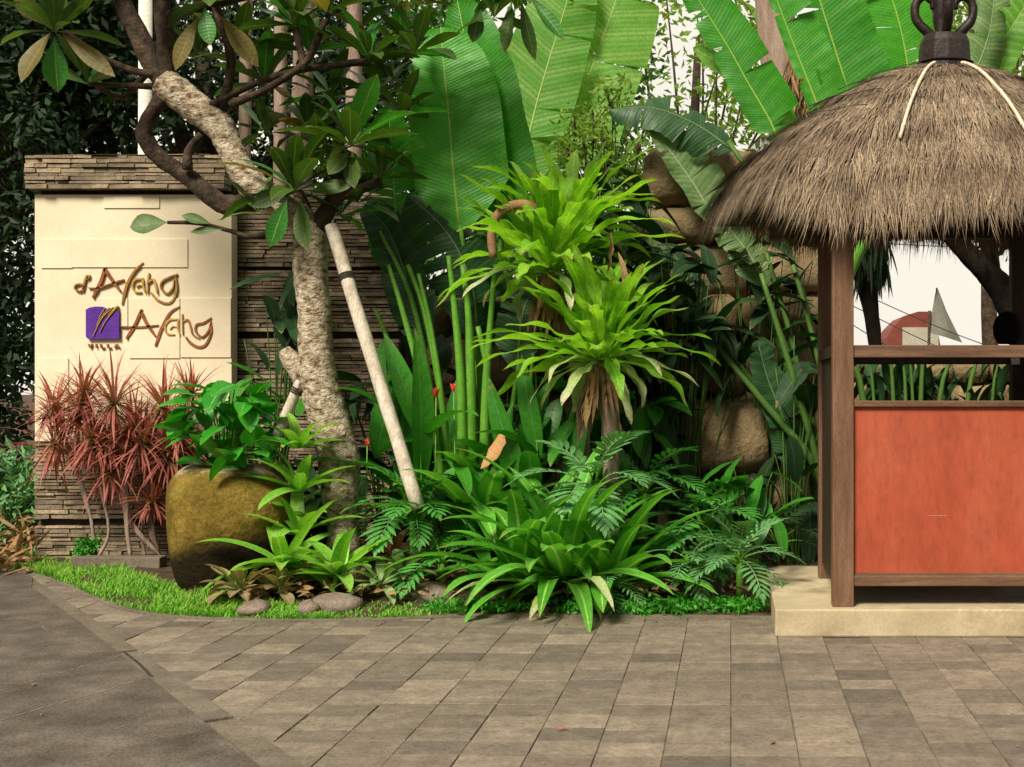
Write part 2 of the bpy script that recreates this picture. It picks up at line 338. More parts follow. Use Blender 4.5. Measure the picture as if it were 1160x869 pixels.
M['dracaena']=leafmat('red_dracaena_leaf',(.27,.065,.055),(.60,.19,.16),(.40,.22,.15),ctr=(.26,.20,.07),trans=.25,rough=.5,midw=.04)
M['pothos']=leafmat('glossy_round_leaf',(.015,.20,.010),(.06,.40,.025),(.12,.38,.07),trans=.2,rough=.22,midw=.05)
M['philo']=leafmat('split_leaf_green',(.025,.19,.02),(.09,.36,.05),(.14,.34,.12),trans=.22,rough=.33,midw=.09)
M['philog']=leafmat('split_leaf_greygreen',(.05,.22,.055),(.15,.38,.12),(.24,.38,.2),trans=.2,rough=.45,midw=.09)
M['heli']=leafmat('broad_understorey_leaf',(.020,.16,.010),(.07,.32,.025),(.12,.3,.07),trans=.24,rough=.3,midw=.03,ribs=80,ribamt=.15)
M['dark']=leafmat('dark_shade_leaf',(.005,.030,.006),(.018,.075,.012),(.04,.09,.02),trans=.12,rough=.6,midw=.04)  # near-black leaf colour stands in for deep shade between the plants
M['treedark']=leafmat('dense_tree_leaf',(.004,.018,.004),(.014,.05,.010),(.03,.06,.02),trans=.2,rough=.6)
M['treemid']=leafmat('mid_tree_leaf',(.03,.11,.012),(.09,.22,.03),(.14,.25,.06),trans=.35,rough=.45)
M['treelight']=leafmat('light_tree_leaf',(.11,.24,.025),(.30,.42,.07),(.3,.4,.1),trans=.45,rough=.5)
M['grass']=leafmat('lawn_blade',(.08,.34,.012),(.22,.54,.035),(.15,.4,.05),tip=(.42,.58,.12),tipstart=.6,trans=.3,rough=.5,midw=.01)
M['cover']=leafmat('ground_cover_leaf',(.03,.22,.015),(.09,.40,.03),(.1,.35,.04),trans=.3,rough=.4)
M['redflower']=surf('red_bract',[(.3,(.62,.05,.03)),(.7,(.80,.14,.08))],8,.5)
M['dustyred']=surf('scratched_paint',[(.3,(.45,.2,.13)),(.7,(.6,.32,.22))],20,.8)
M['cream']=surf('pale_render',[(.3,(.32,.30,.24)),(.7,(.42,.39,.32))],2,.85)
M['greysail']=surf('grey_sailcloth',[(.3,(.13,.13,.105)),(.7,(.2,.2,.165))],3,.85,.2)
M['redroof']=surf('rusty_red_sheet',[(.3,(.13,.03,.02)),(.7,(.20,.05,.03))],2,.7,.3)
M['black']=surf('black_plastic',[(.3,(.006,.006,.006)),(.7,(.012,.011,.012))],4,.9,spec=.05)
M['boxwhite']=surf('white_plastic',[(.3,(.5,.48,.42)),(.7,(.6,.58,.5))],4,.5)

# pot: glazed olive-ochre stone, water stain at the foot, worn grey rim
def potmat():
    m,t,b=mat('mossy_stone_jar'); g=objco(t); sp=t.nodes.new('ShaderNodeSeparateXYZ'); t.links.new(g,sp.inputs[0])
    n1=noise(t,3.4,11,rough=.72); c=ramp(t,n1,[(.28,(.060,.040,.008)),(.47,(.145,.098,.016)),(.7,(.31,.215,.05))])
    c=mixc(t,math_(t,'MULTIPLY',ramp(t,noise(t,7,6),[(.55,(0,0,0)),(.75,(1,1,1))]),.5),c,(.10,.12,.02))
    zz=math_(t,'ADD',sp.outputs[2],math_(t,'MULTIPLY',math_(t,'SUBTRACT',noise(t,2.2,6),.5),.30))
    zz=math_(t,'SUBTRACT',zz,math_(t,'MULTIPLY',sp.outputs[0],.25))
    c=mixc(t,ramp(t,zz,[(.34,(1,1,1)),(.50,(0,0,0))]),c,(.016,.011,.004))
    z2=math_(t,'ADD',sp.outputs[2],math_(t,'MULTIPLY',math_(t,'SUBTRACT',noise(t,9,6),.5),.35))
    c=mixc(t,math_(t,'MULTIPLY',ramp(t,z2,[(.94,(0,0,0)),(1.0,(1,1,1))]),.8),c,(.40,.37,.27))
    t.links.new(c,b.inputs['Base Color']); b.inputs['Roughness'].default_value=.85; b.inputs['Specular IOR Level'].default_value=.12; c=mixc(t,1.0,c,ramp(t,noise(t,40,6,rough=.8),[(.3,(.55,.55,.5)),(.55,(1,1,1)),(.72,(1.5,1.45,1.3))]),'MULTIPLY'); t.links.new(c,b.inputs['Base Color']); bump(t,b,noise(t,18,8),.8,.03); return m
M['jar']=potmat()

# ================================================================== SETTING
def poly(name, pts, z, m, sub=0):
    mb=MB(); mb.add([(p[0],p[1],z) for p in pts],[tuple(range(len(pts)))]); return mb.build(name,m,smooth=False,kind='structure')
poly('ground',[(-300,-60),(300,-60),(300,320),(-300,320)],-.06,M['soil'])
poly('paving_base',[(-9,.5),(9,.5),(9,11.3),(-9,11.3)],-.0056,M['mortar'])

# line between stone pavers and asphalt (right and left edge of the kerb band)
rA,rB=G(45,660),G(345,869); lA,lB=G(100,712),G(295,869)
rd=(rB-rA).normalized(); rA2=rA-rd*6; rB2=rB+rd*5
ld=(lB-lA).normalized(); lA2=lA-rd*2.2; lB2=lB+ld*5
# pavers (one mesh, stones clipped on the band)
def clip(poly_,a,b):
    o=[]
    def s(p): return (b[0]-a[0])*(p[1]-a[1])-(b[1]-a[1])*(p[0]-a[0])
    for i in range(len(poly_)):
        p,q=poly_[i],poly_[(i+1)%len(poly_)]; sp,sq=s(p),s(q)
        if sp>=0: o.append(p)
        if sp*sq<0:
            t=sp/(sp-sq); o.append((p[0]+(q[0]-p[0])*t,p[1]+(q[1]-p[1])*t))
    return o
mb=MB(); CW=.296; rows=[1.2]
while rows[-1]<11.0: rows.append(rows[-1]+random.choice([.21,.24,.27,.31]))
for k in range(-26,24):
    off=rr(-.05,.05) if random.random()<.35 else rr(-.008,.008)
    for j in range(len(rows)-1):
        y0,y1=rows[j]+off,rows[j+1]+off
        ys=[y0,y1]
        if False: ys=[y0,(y0+y1)/2+rr(-.03,.03),y1]
        for a,b in zip(ys[:-1],ys[1:]):
            g=rr(.0012,.0026); x0,x1=k*CW+g+rr(-.002,.002),(k+1)*CW-g
            q=[(x0,a+g*2.2),(x1,a+g*2.2),(x1,b-g*2.2),(x0,b-g*2.2)]
            q=clip(q,(rA2.x,rA2.y),(rB2.x,rB2.y))
            if len(q)<3: continue
            h=rr(-.003,.003); tl=rr(-.002,.002); n=len(q); cx=sum(p[0] for p in q)/n; cy=sum(p[1] for p in q)/n
            top=[(cx+(p[0]-cx)*.985,cy+(p[1]-cy)*.985,h+tl*(p[0]-cx)*4) for p in q]; mid=[(p[0],p[1],h-.004) for p in q]; bot=[(p[0],p[1],-.03) for p in q]
            fs=[tuple(range(n))]+[(i+n,(i+1)%n+n,(i+1)%n,i) for i in range(n)]+[(i+2*n,(i+1)%n+2*n,(i+1)%n+n,i+n) for i in range(n)]
            mb.add(top+mid+bot,fs,None,min(1,max(0,random.gauss(.5,.27))))
mb.build('stone_pavement',M['paver'],smooth=False,kind='structure')
# asphalt apron
mb=MB(); A=[(-30,-3,.0),(lB2.x,-3,.0),(lB2.x,lB2.y,.0),(lA.x,lA.y,.0),(lA2.x,lA2.y,.0),(lA2.x-.9,11.6,0),(-30,11.6,0)]
mb.add(A,[tuple(range(len(A)))]); mb.build('asphalt_apron',M['asphalt'],smooth=False,kind='structure')
# kerb band, cast in lengths
mb=MB(); nb=9; 
for i in range(nb):
    t0,t1=i/nb,(i+1)/nb; e=.004
    L0=[lA2.lerp(lA,min(1,t*2)) if t<.5 else lA.lerp(lB2,(t-.5)*2) for t in (t0+e*.4,t1-e*.4)]
    # matching right-edge points
    R0=[]
    for p in L0:
        t=((p-rA).dot(rd)); R0.append(rA+rd*t)
    z=.006+rr(-.001,.001)
    mb.box((0,0,0),(0,0,0)) if False else None
    q=[L0[0],L0[1],R0[1],R0[0]]
    vs=[(p.x,p.y,z) for p in q]+[(p.x,p.y,-.03) for p in q]
    mb.add(vs,[(3,2,1,0),(0,1,5,4),(1,2,6,5),(2,3,7,6),(3,0,4,7)],None,random.random())
mb.build('paving_kerb_band',M['band'],smooth=False,kind='structure')
# pale cracked joints in the asphalt
mb=MB()
for a,b in (((0,817),(168,768)),((0,783),(140,742))):
    a=G(*a); b=G(*b); S=spline([a,a.lerp(b,.3)+V(0,.02,0),a.lerp(b,.65)-V(0,.015,0),b],14)
    for i in range(len(S)-1):
        if random.random()<.3: continue
        w_=rr(.004,.012); mb.add([(S[i][0],S[i][1]-w_,.004),(S[i+1][0],S[i+1][1]-w_,.004),(S[i+1][0],S[i+1][1]+w_,.004),(S[i][0],S[i][1]+w_,.004)],[(0,1,2,3)])
for a,b,k in (((20,700),(110,735),5),((60,862),(190,800),6),((0,742),(90,722),4)):
    a=G(*a); b=G(*b); S=spline([a.lerp(b,i/k)+V(rr(-.03,.03),rr(-.05,.05),0) for i in range(k+1)],4)
    for i in range(len(S)-1):
        w_=rr(.001,.004); mb.add([(S[i][0],S[i][1]-w_,.004),(S[i+1][0],S[i+1][1]-w_,.004),(S[i+1][0],S[i+1][1]+w_,.004),(S[i][0],S[i][1]+w_,.004)],[(0,1,2,3)])
mb.build('asphalt_joint_filler',M['jointpale'],smooth=False,kind='structure')
mb=MB(); S=spline([G(142,741,.0),G(158,754,.0),G(172,768,.0)],8)
for i in range(len(S)-1):
    mb.add([(S[i][0]-.012,S[i][1],.0085),(S[i+1][0]-.012,S[i+1][1],.0085),(S[i+1][0]+.012,S[i+1][1],.0085),(S[i][0]+.012,S[i][1],.0085)],[(0,1,2,3)])
mb.build('open_joint_gap',M['rope'],smooth=False,kind='structure')

# planting bed
edge_px=[(-30,640),(20,647),(60,657),(100,674),(140,690),(200,699),(300,703),(400,703),(480,700),(560,698),(700,699),(880,701)]
edge=[G(*p) for p in edge_px]
ES=[Vector(p) for p in spline([tuple(p) for p in edge],6)]
mb=MB(); nr=7; vs=[]
for i,p in enumerate(ES):
    for j in range(nr):
        t=j/(nr-1); y=p.y+(12.2-p.y)*t; vs.append((p.x*(1-t)+p.x*t*1.15,y,.012+(.15 if p.x>zx(235,9.5) else .05)*min(1,t*2.2)**1.0+(rr(-.02,.02) if 0<j else 0)))
fs=[(i*nr+j,(i+1)*nr+j,(i+1)*nr+j+1,i*nr+j+1) for i in range(len(ES)-1) for j in range(nr-1)]
mb.add(vs,fs); mb.build('planting_bed_soil',M['soil'],kind='structure')
# thin concrete lip along the lawn
mb=MB()
for i in range(len(ES)-1):
    a,b=ES[i],ES[i+1]; w_=.045
    mb.add([(a.x,a.y-w_,.009),(b.x,b.y-w_,.009),(b.x,b.y+.03,.016),(a.x,a.y+.03,.016),(a.x,a.y-w_,-.03),(b.x,b.y-w_,-.03)],[(0,1,2,3),(4,5,1,0)])
mb.build('bed_edging',M['band'],smooth=False,kind='structure')

# ---------------- slate walls
def slates(mb, x0,x1,z0,z1,yf,depth=.08,rh=.034,grooves=()):
    z=z0
    while z<z1-.005:
        h=min(rh*rr(.75,1.35),z1-z); x=x0
        if any(abs(z+h/2-g)<.022 for g in grooves): z+=.03; continue
        while x<x1-.01:
            l=min(rr(.08,.34),x1-x)
            if x1-(x+l)<.06: l=x1-x
            mb.box((x+.003,yf-rr(0,.034),z+.003),(x+l-.003,yf+depth,z+h-.0055),random.random(),.0035)
            x+=l
        z+=h
YW=11.2
wl=thing('sign_wall',(zx(150,YW),YW,0),'slate clad entrance wall with a cream plaster face and slate cap','sign wall')
x0,x1=zx(40,YW),zx(264,YW)
mb=MB(); mb.box((x0+.02,YW+.05,0),(x1-.02,YW+.42,zz(186,YW))); mb.build('wall_core',M['backing'],wl,smooth=False)
mb=MB(); slates(mb,x0,x1,.05,zz(497,YW),YW,grooves=(zz(591,YW),)); mb.build('slate_base',M['slate'],wl,smooth=False)
mb=MB(); slates(mb,zx(36,YW),zx(259,YW)+.01,zz(216,YW),zz(177,YW),YW-.10,.45,.036); mb.build('slate_cap',M['slate'],wl,smooth=False)
mb=MB(); mb.box((x0+.01,YW-.03,zz(500,YW)),(x1,YW+.1,zz(221,YW))); pn=mb.build('plaster_panel',M['plaster'],wl,smooth=False,bevel=.006)
# slightly proud plaster blocks
mb=MB()
for a,b,c,d in ((47,82,271,304),(118,181,222,236),(82,213,271,303),(205,262,338,405),(45,78,406,470),(110,145,338,371),(147,204,338,406)):
    Yp=YW-.03
    mb.box((zx(a,Yp),Yp-.011,zz(d,Yp)),(zx(b,Yp),Yp+.02,zz(c,Yp)))
mb.build('plaster_block',M['plaster'],pn,smooth=False,bevel=.002)
# lettering
YL=YW-.047
def stroke(mb,pts,w0,w1=None,th=.006):
    """brush stroke of varying width, extruded, zoom-image pixels (5.8 px per photo px)"""
    Q=[(60+a/5.8,280+b/5.8) for a,b in pts]; S=spline([tuple(q) for q in Q],6) if len(Q)>1 else Q
    w1=w0 if w1 is None else w1; n=len(S); vs=[]
    for i,p in enumerate(S):
        t=i/(n-1); a=S[max(i-1,0)]; b=S[min(i+1,n-1)]; d=np.array(b)-np.array(a); d/=np.linalg.norm(d)+1e-9; nn=np.array((-d[1],d[0]))
        wd=(w0+(w1-w0)*t)*(.45+.55*min(1,math.sin(PI*min(max(t,.06),.94))*2))/5.8/2*.92
        for s in (1,-1):
            q=p+nn*wd*s; W_=P(q[0],q[1],YL); vs.append((W_.x,YL-th,W_.z)); vs.append((W_.x,YL+.018,W_.z))
    fs=[]
    for i in range(n-1):
        a=i*4; fs+=[(a,a+2,a+6,a+4),(a,a+4,a+5,a+1),(a+2,a+3,a+7,a+6)]
    fs+=[(0,1,3,2),((n-1)*4,(n-1)*4+2,(n-1)*4+3,(n-1)*4+1)]
    mb.add(vs,fs)
def letters(name,matk,strokes):
    mb=MB()
    for s in strokes: stroke(mb,*s)
    return mb.build(name,M[matk],sg,smooth=False)
sg=thing('sign_lettering',P(150,345,YL),'bronze and gold brushed lettering with a purple square, on the cream wall','sign')
letters('letter_d','bronze',[([(207,262),(180,243),(148,252),(146,276),(178,290),(204,268)],13,10),([(224,184),(208,228),(196,292)],15,12),([(240,182),(238,200),(226,214)],11,5)])
letters('letter_a','brownletter',[([(342,132),(318,215),(262,334)],20,24),([(336,140),(380,205),(442,290)],26,17),([(232,268),(300,268),(390,238),(466,214)],9,15)])
letters('letter_l','bronze',[([(594,102),(535,160),(484,255),(456,378)],12,22)])
letters('letter_small_a','gold',[([(592,206),(540,214),(522,252),(538,290),(580,296)],14,12),([(590,206),(592,250),(604,300)],13,11),([(545,262),(570,248),(590,256)],9,7)])
letters('letter_n','gold',[([(630,168),(622,240),(620,306)],13,10),([(624,236),(658,212),(676,256),(684,306)],14,13)])
letters('letter_g','bronze',[([(818,178),(770,196),(716,228),(712,272),(748,304),(786,272),(796,214)],13,12),([(806,190),(812,280),(786,352),(742,370),(686,346),(642,300)],13,17)])
letters('letter_a','brownletter',[([(584,408),(540,510),(482,602)],22,22),([(578,420),(616,500),(674,586)],27,18),([(446,522),(560,526),(694,514)],11,14)])
letters('letter_l','brownletter',[([(832,390),(770,432),(716,530),(674,650)],12,24)])
letters('letter_small_a','gold',[([(820,474),(766,478),(736,520),(752,568),(800,574)],15,13),([(822,474),(820,530),(836,582)],13,11),([(768,540),(790,520),(816,526)],9,7)])
letters('letter_n','bronze',[([(852,440),(852,500),(856,580)],12,10),([(854,492),(886,478),(904,520),(920,574),(964,604)],14,11)])
letters('letter_g','brownletter',[([(1042,464),(990,498),(942,512),(942,560),(982,592),(1022,552),(1036,500)],16,14),([(1036,480),(1040,560),(1004,640),(956,656),(904,630),(874,592)],14,20)])
# purple square with a notched wavy top
mb=MB(); o_=[(222,412),(245,398),(285,391),(330,392),(360,406),(395,424),(440,420),(440,602),(236,604),(222,588)]
q=[P(60+a/5.8,280+b/5.8,YL) for a,b in o_]; n=len(q)
mb.add([(p.x,YL-.018,p.z) for p in q]+[(p.x,YL+.018,p.z) for p in q],[tuple(range(n))]+[(i,i+n,(i+1)%n+n,(i+1)%n) for i in range(n)])
mb.build('purple_square',M['purple'],sg,smooth=False)
mb=MB()
for s in (([(432,388),(372,448)],13,4),([(404,396),(330,470),(272,590)],7,4),([(378,400),(318,470),(296,520)],5,3),([(424,402),(356,486),(318,560)],5,3),([(350,404),(312,462)],4,3)): stroke(mb,*s,.030)
mb.build('slash_mark',M['gold'],sg,smooth=False)
mb=MB()
for s in ([(232,636),(244,662),(256,636)],[(284,636),(284,662)],[(314,636),(314,661),(338,661)],[(358,636),(358,661),(382,661)],[(402,661),(418,637),(436,661)],[(408,652),(430,652)]):
    mb=MB()
    for a,b in zip(s[:-1],s[1:]): stroke(mb,[a,b],8,8,.006)
    mb.build('small_letter',M['bronze'],sg,smooth=False)

w2=thing('slate_wall',(zx(360,YW),YW+.2,0),'dark grooved slate wall running on behind the frangipani trunk','wall')
Y2=YW+.18; mb=MB(); slates(mb,zx(262,Y2),zx(452,Y2),.05,zz(212,Y2),Y2,grooves=(zz(303,Y2),zz(379,Y2),zz(455,Y2),zz(531,Y2))); mb.build('slate_face',M['slate'],w2,smooth=False)
mb=MB(); mb.box((zx(262,Y2)+.01,Y2+.06,0),(zx(452,Y2)-.02,Y2+.4,zz(214,Y2))); mb.build('wall_core',M['backing'],w2,smooth=False)
mb=MB(); mb.box((zx(86,10.7),10.62,0),(zx(186,10.7),10.76,.15),0.5,.004); o=mb.build('planter_kerb',M['band'],smooth=False,bevel=.01,origin=(zx(130,10.7),10.7,0)); tag(o,'low pale concrete kerb in front of the reddish spiky plants','kerb')

# ---------------- boulder wall
def blob(mb,c,s,rnd,e=.50):
    n,m=8,12; vs=[]
    def sp(x,p): return math.copysign(abs(x)**p,x)
    ph=[rr(0,6) for _ in range(4)]
    for i in range(n+1):
        a=-PI/2+PI*i/n
        for j in range(m):
            b=2*PI*j/m; w_=1+.07*math.sin(3*b+ph[0])+.06*math.sin(2*a*2+ph[1])+.05*math.sin(5*b+ph[2]+a*2)
            vs.append((c[0]+s[0]*sp(math.cos(a),e)*sp(math.cos(b),e)*w_, c[1]+s[1]*sp(math.cos(a),.8)*sp(math.sin(b),.8)*w_, c[2]+s[2]*sp(math.sin(a),e)*w_))
    fs=[(i*m+j,i*m+(j+1)%m,(i+1)*m+(j+1)%m,(i+1)*m+j) for i in range(n) for j in range(m)]
    mb.add(vs,fs,None,rnd)
YB=11.75
wb=thing('boulder_wall',(zx(700,YB),YB,0),'tall wall of rounded tan boulders behind the ferns and banana plants','wall')
mb=MB(); mb.box((zx(452,YB)-.3,YB+.2,0),(zx(690,YB),YB+.7,zz(335,YB))); mb.box((zx(722,YB),YB+.2,0),(zx(938,YB),YB+.7,zz(232,YB))); mb.build('wall_core',M['backing'],wb,smooth=False)
mb=MB()
for z,zt,xa,xb in ((.1,zz(335,YB),zx(452,YB)-.2,zx(944,YB)),(zz(335,YB)+.0,zz(222,YB),zx(716,YB),zx(944,YB))):
    while z<zt:
        h=rr(.36,.56); x=xa+rr(0,.12)
        while x<xb-.15:
            l=min(rr(.4,.95),xb-x); blob(mb,(x+l/2,YB+.16,z+h/2+rr(-.03,.03)),(l*.51,.28,h*.50),random.random()); x+=l
        z+=h
random.seed(11); blob(mb,(zx(815,11.3),11.35,zz(498,11.3)),(.46,.28,.34),1.0,.8); blob(mb,(zx(850,11.45),11.6,zz(560,11.45)),(.34,.25,.22),.7)
mb.build('boulder_face',M['boulder'],wb)
wc=thing('low_boulder_wall',(zx(1100,12.2),12.2,0),'low brown boulder wall seen between the booth rails','wall')
mb=MB(); z=.1
while z<1.7:
    h=min(rr(.3,.45),1.93-z); x=zx(945,12.2)
    while x<zx(1400,12.2):
        l=rr(.35,.8); blob(mb,(x+l/2,12.3,z+h/2),(l*.49,.2,h*.49),random.random()); x+=l
    z+=h
mb.build('boulder_face',M['boulder'],wc)
mb=MB(); mb.box((zx(936,12.2),12.4,0),(zx(1400,12.2),12.7,1.86)); mb.build('wall_core',M['backing'],wc,smooth=False)

# ================================================================== BOOTH
mb=MB(); pf=mb.box((zx(878,7.94)+.0,7.94,0),(3.0,9.9,.18)); tag(mb.build('booth_platform',M['platform'],smooth=False,bevel=.012,origin=(1.5,8.7,0)),'low cream concrete platform under the thatched booth','platform')
bt=thing('thatched_booth',(1.50,8.7,.18),'small guard booth with red panel, brown posts and thatched roof','booth')
def zb(py): return zz(py,8.04)
xl,xr=zx(943,8.03),2.36; pw=.138; yb=9.22
def box(name,a,b,m='wood',par=None,bev=.005):
    mb=MB(); mb.box(a,b); return mb.build(name,M[m],par or bt,smooth=False,bevel=bev)
box('post',(xl,8.02,.18),(xl+pw,8.15,2.72)); box('post',(xr-pw,8.02,.18),(xr,8.15,2.72))
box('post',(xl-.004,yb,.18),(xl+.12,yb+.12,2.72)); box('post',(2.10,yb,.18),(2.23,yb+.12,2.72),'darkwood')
xi,xo=xl+pw+.002,xr-pw-.002
box('top_rail',(xi,8.035,zb(405)),(xo,8.13,zb(391)),'woodh'); box('middle_rail',(xi,8.035,zb(461)),(xo,8.13,zb(454)),'woodh')
box('bottom_rail',(xi,8.035,zb(664)),(xo,8.13,zb(652)),'woodh')
box('red_panel',(xi,8.062,zb(652)+.001),(xo,8.10,zb(461)-.001),'redpaint',bev=.002)
box('panel_bead',(xi,8.050,zb(652)+.001),(xo,8.0615,zb(650)+.004),'woodh',bev=.001)
mb=MB()
for (a,b,c) in ((1051,1072,584.5),):
    mb.box((zx(a,8.06),8.0606,zb(c)-.0014),(zx(b,8.06),8.0616,zb(c)+.0014))
mb.build('panel_scratch',M['dustyred'],bt,smooth=False)
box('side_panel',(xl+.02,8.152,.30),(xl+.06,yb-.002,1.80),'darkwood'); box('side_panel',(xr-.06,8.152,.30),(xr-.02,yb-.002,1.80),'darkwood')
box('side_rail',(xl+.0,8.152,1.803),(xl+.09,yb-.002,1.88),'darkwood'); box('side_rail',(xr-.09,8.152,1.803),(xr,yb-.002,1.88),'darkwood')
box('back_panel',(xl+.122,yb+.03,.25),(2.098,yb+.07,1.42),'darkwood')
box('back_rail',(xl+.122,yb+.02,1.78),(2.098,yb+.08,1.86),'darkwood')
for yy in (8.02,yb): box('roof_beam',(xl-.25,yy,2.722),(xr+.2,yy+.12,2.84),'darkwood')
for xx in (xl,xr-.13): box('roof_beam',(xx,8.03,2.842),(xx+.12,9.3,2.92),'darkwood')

RC=Vector((1.50,8.7,0)); PR=[(.10,3.84),(.20,3.825),(.42,3.775),(.66,3.68),(1.03,3.475),(1.34,3.25),(1.56,3.02),(1.67,2.84)]
prs=spline(PR,8)
def hexf(a):
    m=(a%(PI/3))-PI/6; return (math.cos(PI/6)/math.cos(m))*.75+.93*.25
def roofpt(a,s,lift=0):
    i=s*(len(prs)-1); k=min(int(i),len(prs)-2); f=i-k; r=prs[k][0]*(1-f)+prs[k+1][0]*f; z=prs[k][1]*(1-f)+prs[k+1][1]*f
    hf=1+(hexf(a)-1)*min(1,s*1.6); sagf=max(0,-math.sin(a))           # front eave hangs lower
    r=r*hf*1.03; z=z-(.07*sagf*s**3)+.10*s**4*math.exp(-((a%(2*PI)-R(212))/R(20))**2)-.04*s**4*math.sin(6*a+1)
    return Vector((RC.x+(r+lift)*math.cos(a),RC.y+(r+lift)*math.sin(a)*.60,z+lift*.8))
rf=bpy.data.objects.new('roof',None); COL.objects.link(rf); rf.parent=bt; rf.location=(0,0,3.0)
RO=bt.location+rf.location
mb=MB(); na,ns=72,20; vs=[]
for j in range(ns+1):
    for i in range(na): vs.append(roofpt(2*PI*i/na,j/ns,-.015))
for j in range(7):     # underside: back in towards the posts and up
    t=j/6
    for i in range(na):
        a=2*PI*i/na; e=roofpt(a,1,-.02); q=Vector((RC.x+math.cos(a)*.5,RC.y+math.sin(a)*.3,3.35))
        p=e.lerp(q,t*.999); p.z-= .16*math.sin(PI*min(1,t*1.6+.12)) if t<.6 else 0; vs.append(p)
tot=ns+1+7; fs=[(j*na+i,j*na+(i+1)%na,(j+1)*na+(i+1)%na,(j+1)*na+i) for j in range(tot-1) for i in range(na)]; fs.append(tuple((tot-1)*na+i for i in range(na)))
mb.add(vs,fs); mb.build('thatch_underside',M['thatchcore'],rf,origin=RO)
def strand(mb,p,d,l,w_,nrm,g=.5):
    s=d.cross(nrm).normalized()*w_; r=random.random(); p1=p+d*l*.5; d2=(d+Vector((0,0,-g))).normalized(); p2=p1+d2*l*.5
    mb.add([p-s,p+s,p1+s,p1-s,p2],[(0,1,2,3),(3,2,4)],None,r)
mb=MB()
for _ in range(56000):
    a=rr(0,2*PI); s=random.random()**.62*.97+.02
    p=roofpt(a,s,rr(.0,.016)+.026*((s*6+.12*math.sin(a*7)+.06*math.sin(a*19))%1)**2); q=roofpt(a,min(1,s+.06),.0); q0=roofpt(a,max(0,s-.02),0); d=(q-q0).normalized(); nrm=Vector((math.cos(a),math.sin(a),.7))
    tn=Vector((-math.sin(a),math.cos(a),0)); d=(d+tn*(random.gauss(0,.19)+.16*math.sin(a*41+s*13)+.12*math.sin(a*97-s*31))+nrm*rr(-.02,.07)*(1+math.sin(a*23+s*9)*.8)).normalized()
    strand(mb,p,d,rr(.07,.20)*(1+.9*s**3),rr(.0014,.0032),nrm,.25)
mb.build('thatch',M['thatch'],rf,origin=RO,smooth=False)
mb=MB()
for _ in range(9000):
    a=rr(0,2*PI); s=rr(.93,1.0); inn=random.random()**1.5*.28
    cl_=.05*math.sin(a*37)+.04*math.sin(a*83+1)+.05*math.sin(a*11+2)
    p=roofpt(a,s,rr(-.02,.03)); p.x-=math.cos(a)*inn; p.y-=math.sin(a)*inn; p.z-=inn*.18
    nrm=Vector((math.cos(a),math.sin(a),.2)); tn=Vector((-math.sin(a),math.cos(a),0))
    d=(Vector((math.cos(a)*.25,math.sin(a)*.25,-1))+tn*random.gauss(0,.16)+nrm*random.gauss(0,.1)).normalized()
    strand(mb,p,d,rr(.05,.18)+cl_*(1 if inn<.1 else 0)+(.1 if random.random()<.02 else 0),rr(.002,.0045),nrm,.3)
mb.build('thatch_fringe',M['thatch'],rf,origin=RO,smooth=False)
for k in range(4):
    a_=R((252,288,72,108)[k]); mb=MB(); e=.74
    pts=[(*roofpt(a_,.10+(e-.10)*t,.042),.0125) for t in (0,.25,.5,.75,1)]
    S=spline(pts,3)
    tube(mb,pts,3,8)
    for q in S[2::3]: tube(mb,[(q[0]-.001,q[1],q[2]+.006,.0165),(q[0]+.001,q[1]-.001,q[2]-.006,.0165)],1,8)
    mb.build('bamboo_ridge',M['bamboo'],rf,origin=RO)
mb=MB()
for s in (.22,.33,.44,.52,.60):
    a0,a1=R(180),R(238); tube(mb,[(*roofpt(a0+(a1-a0)*t/12,s+.01*math.sin(t),.05),.003) for t in range(13)],1,5)
mb.build('binding_wire',M['rope'],rf,origin=RO)
# finial: flared square base, collar, central stem and curled loops
fi=bpy.data.objects.new('finial',None); COL.objects.link(fi); fi.parent=bt; fi.location=(0,0,3.7); FO=bt.location+fi.location
mb=MB()
def sqring(prof):
    vs=[];k=4
    for r,z in prof:
        for i in range(12):
            a=2*PI*i/12; q=max(abs(math.cos(a)),abs(math.sin(a)))**.6; vs.append((RC.x+r*math.cos(a)/q,RC.y+r*math.sin(a)/q,z))
    n=len(prof); fs=[(j*12+i,j*12+(i+1)%12,(j+1)*12+(i+1)%12,(j+1)*12+i) for j in range(n-1) for i in range(12)]; fs.append(tuple(i+(n-1)*12 for i in range(12))); mb.add(vs,fs)
sqring([(.205,3.80),(.205,3.82),(.19,3.83),(.185,3.87),(.20,3.875),(.18,3.89),(.17,4.02),(.16,4.05),(.15,4.07)])
mb.build('finial_base',M['finial'],fi,origin=FO,smooth=False)
mb=MB(); tube(mb,[(RC.x,RC.y,4.02,.08),(RC.x-.01,RC.y,4.1,.055),(RC.x-.02,RC.y,4.22,.06),(RC.x,RC.y,4.34,.075),(RC.x,RC.y,4.48,.06),(RC.x,RC.y,4.62,.02)],5,10,.06)
mb.build('finial_stem',M['finial'],fi,origin=FO)
for sx in (-1,1):
    for an in (0,PI/2):
        ca,sa=math.cos(an),math.sin(an); mb=MB()
        pts=[(.05,4.05,.035),(.13,4.12,.036),(.195,4.20,.034),(.20,4.30,.032),(.145,4.36,.03),(.085,4.32,.024),(.08,4.27,.018)]
        tube(mb,[(RC.x+sx*r*ca,RC.y+sx*r*sa,z,q) for r,z,q in pts],5,9,.08); mb.build('finial_scroll',M['finial'],fi,origin=FO)
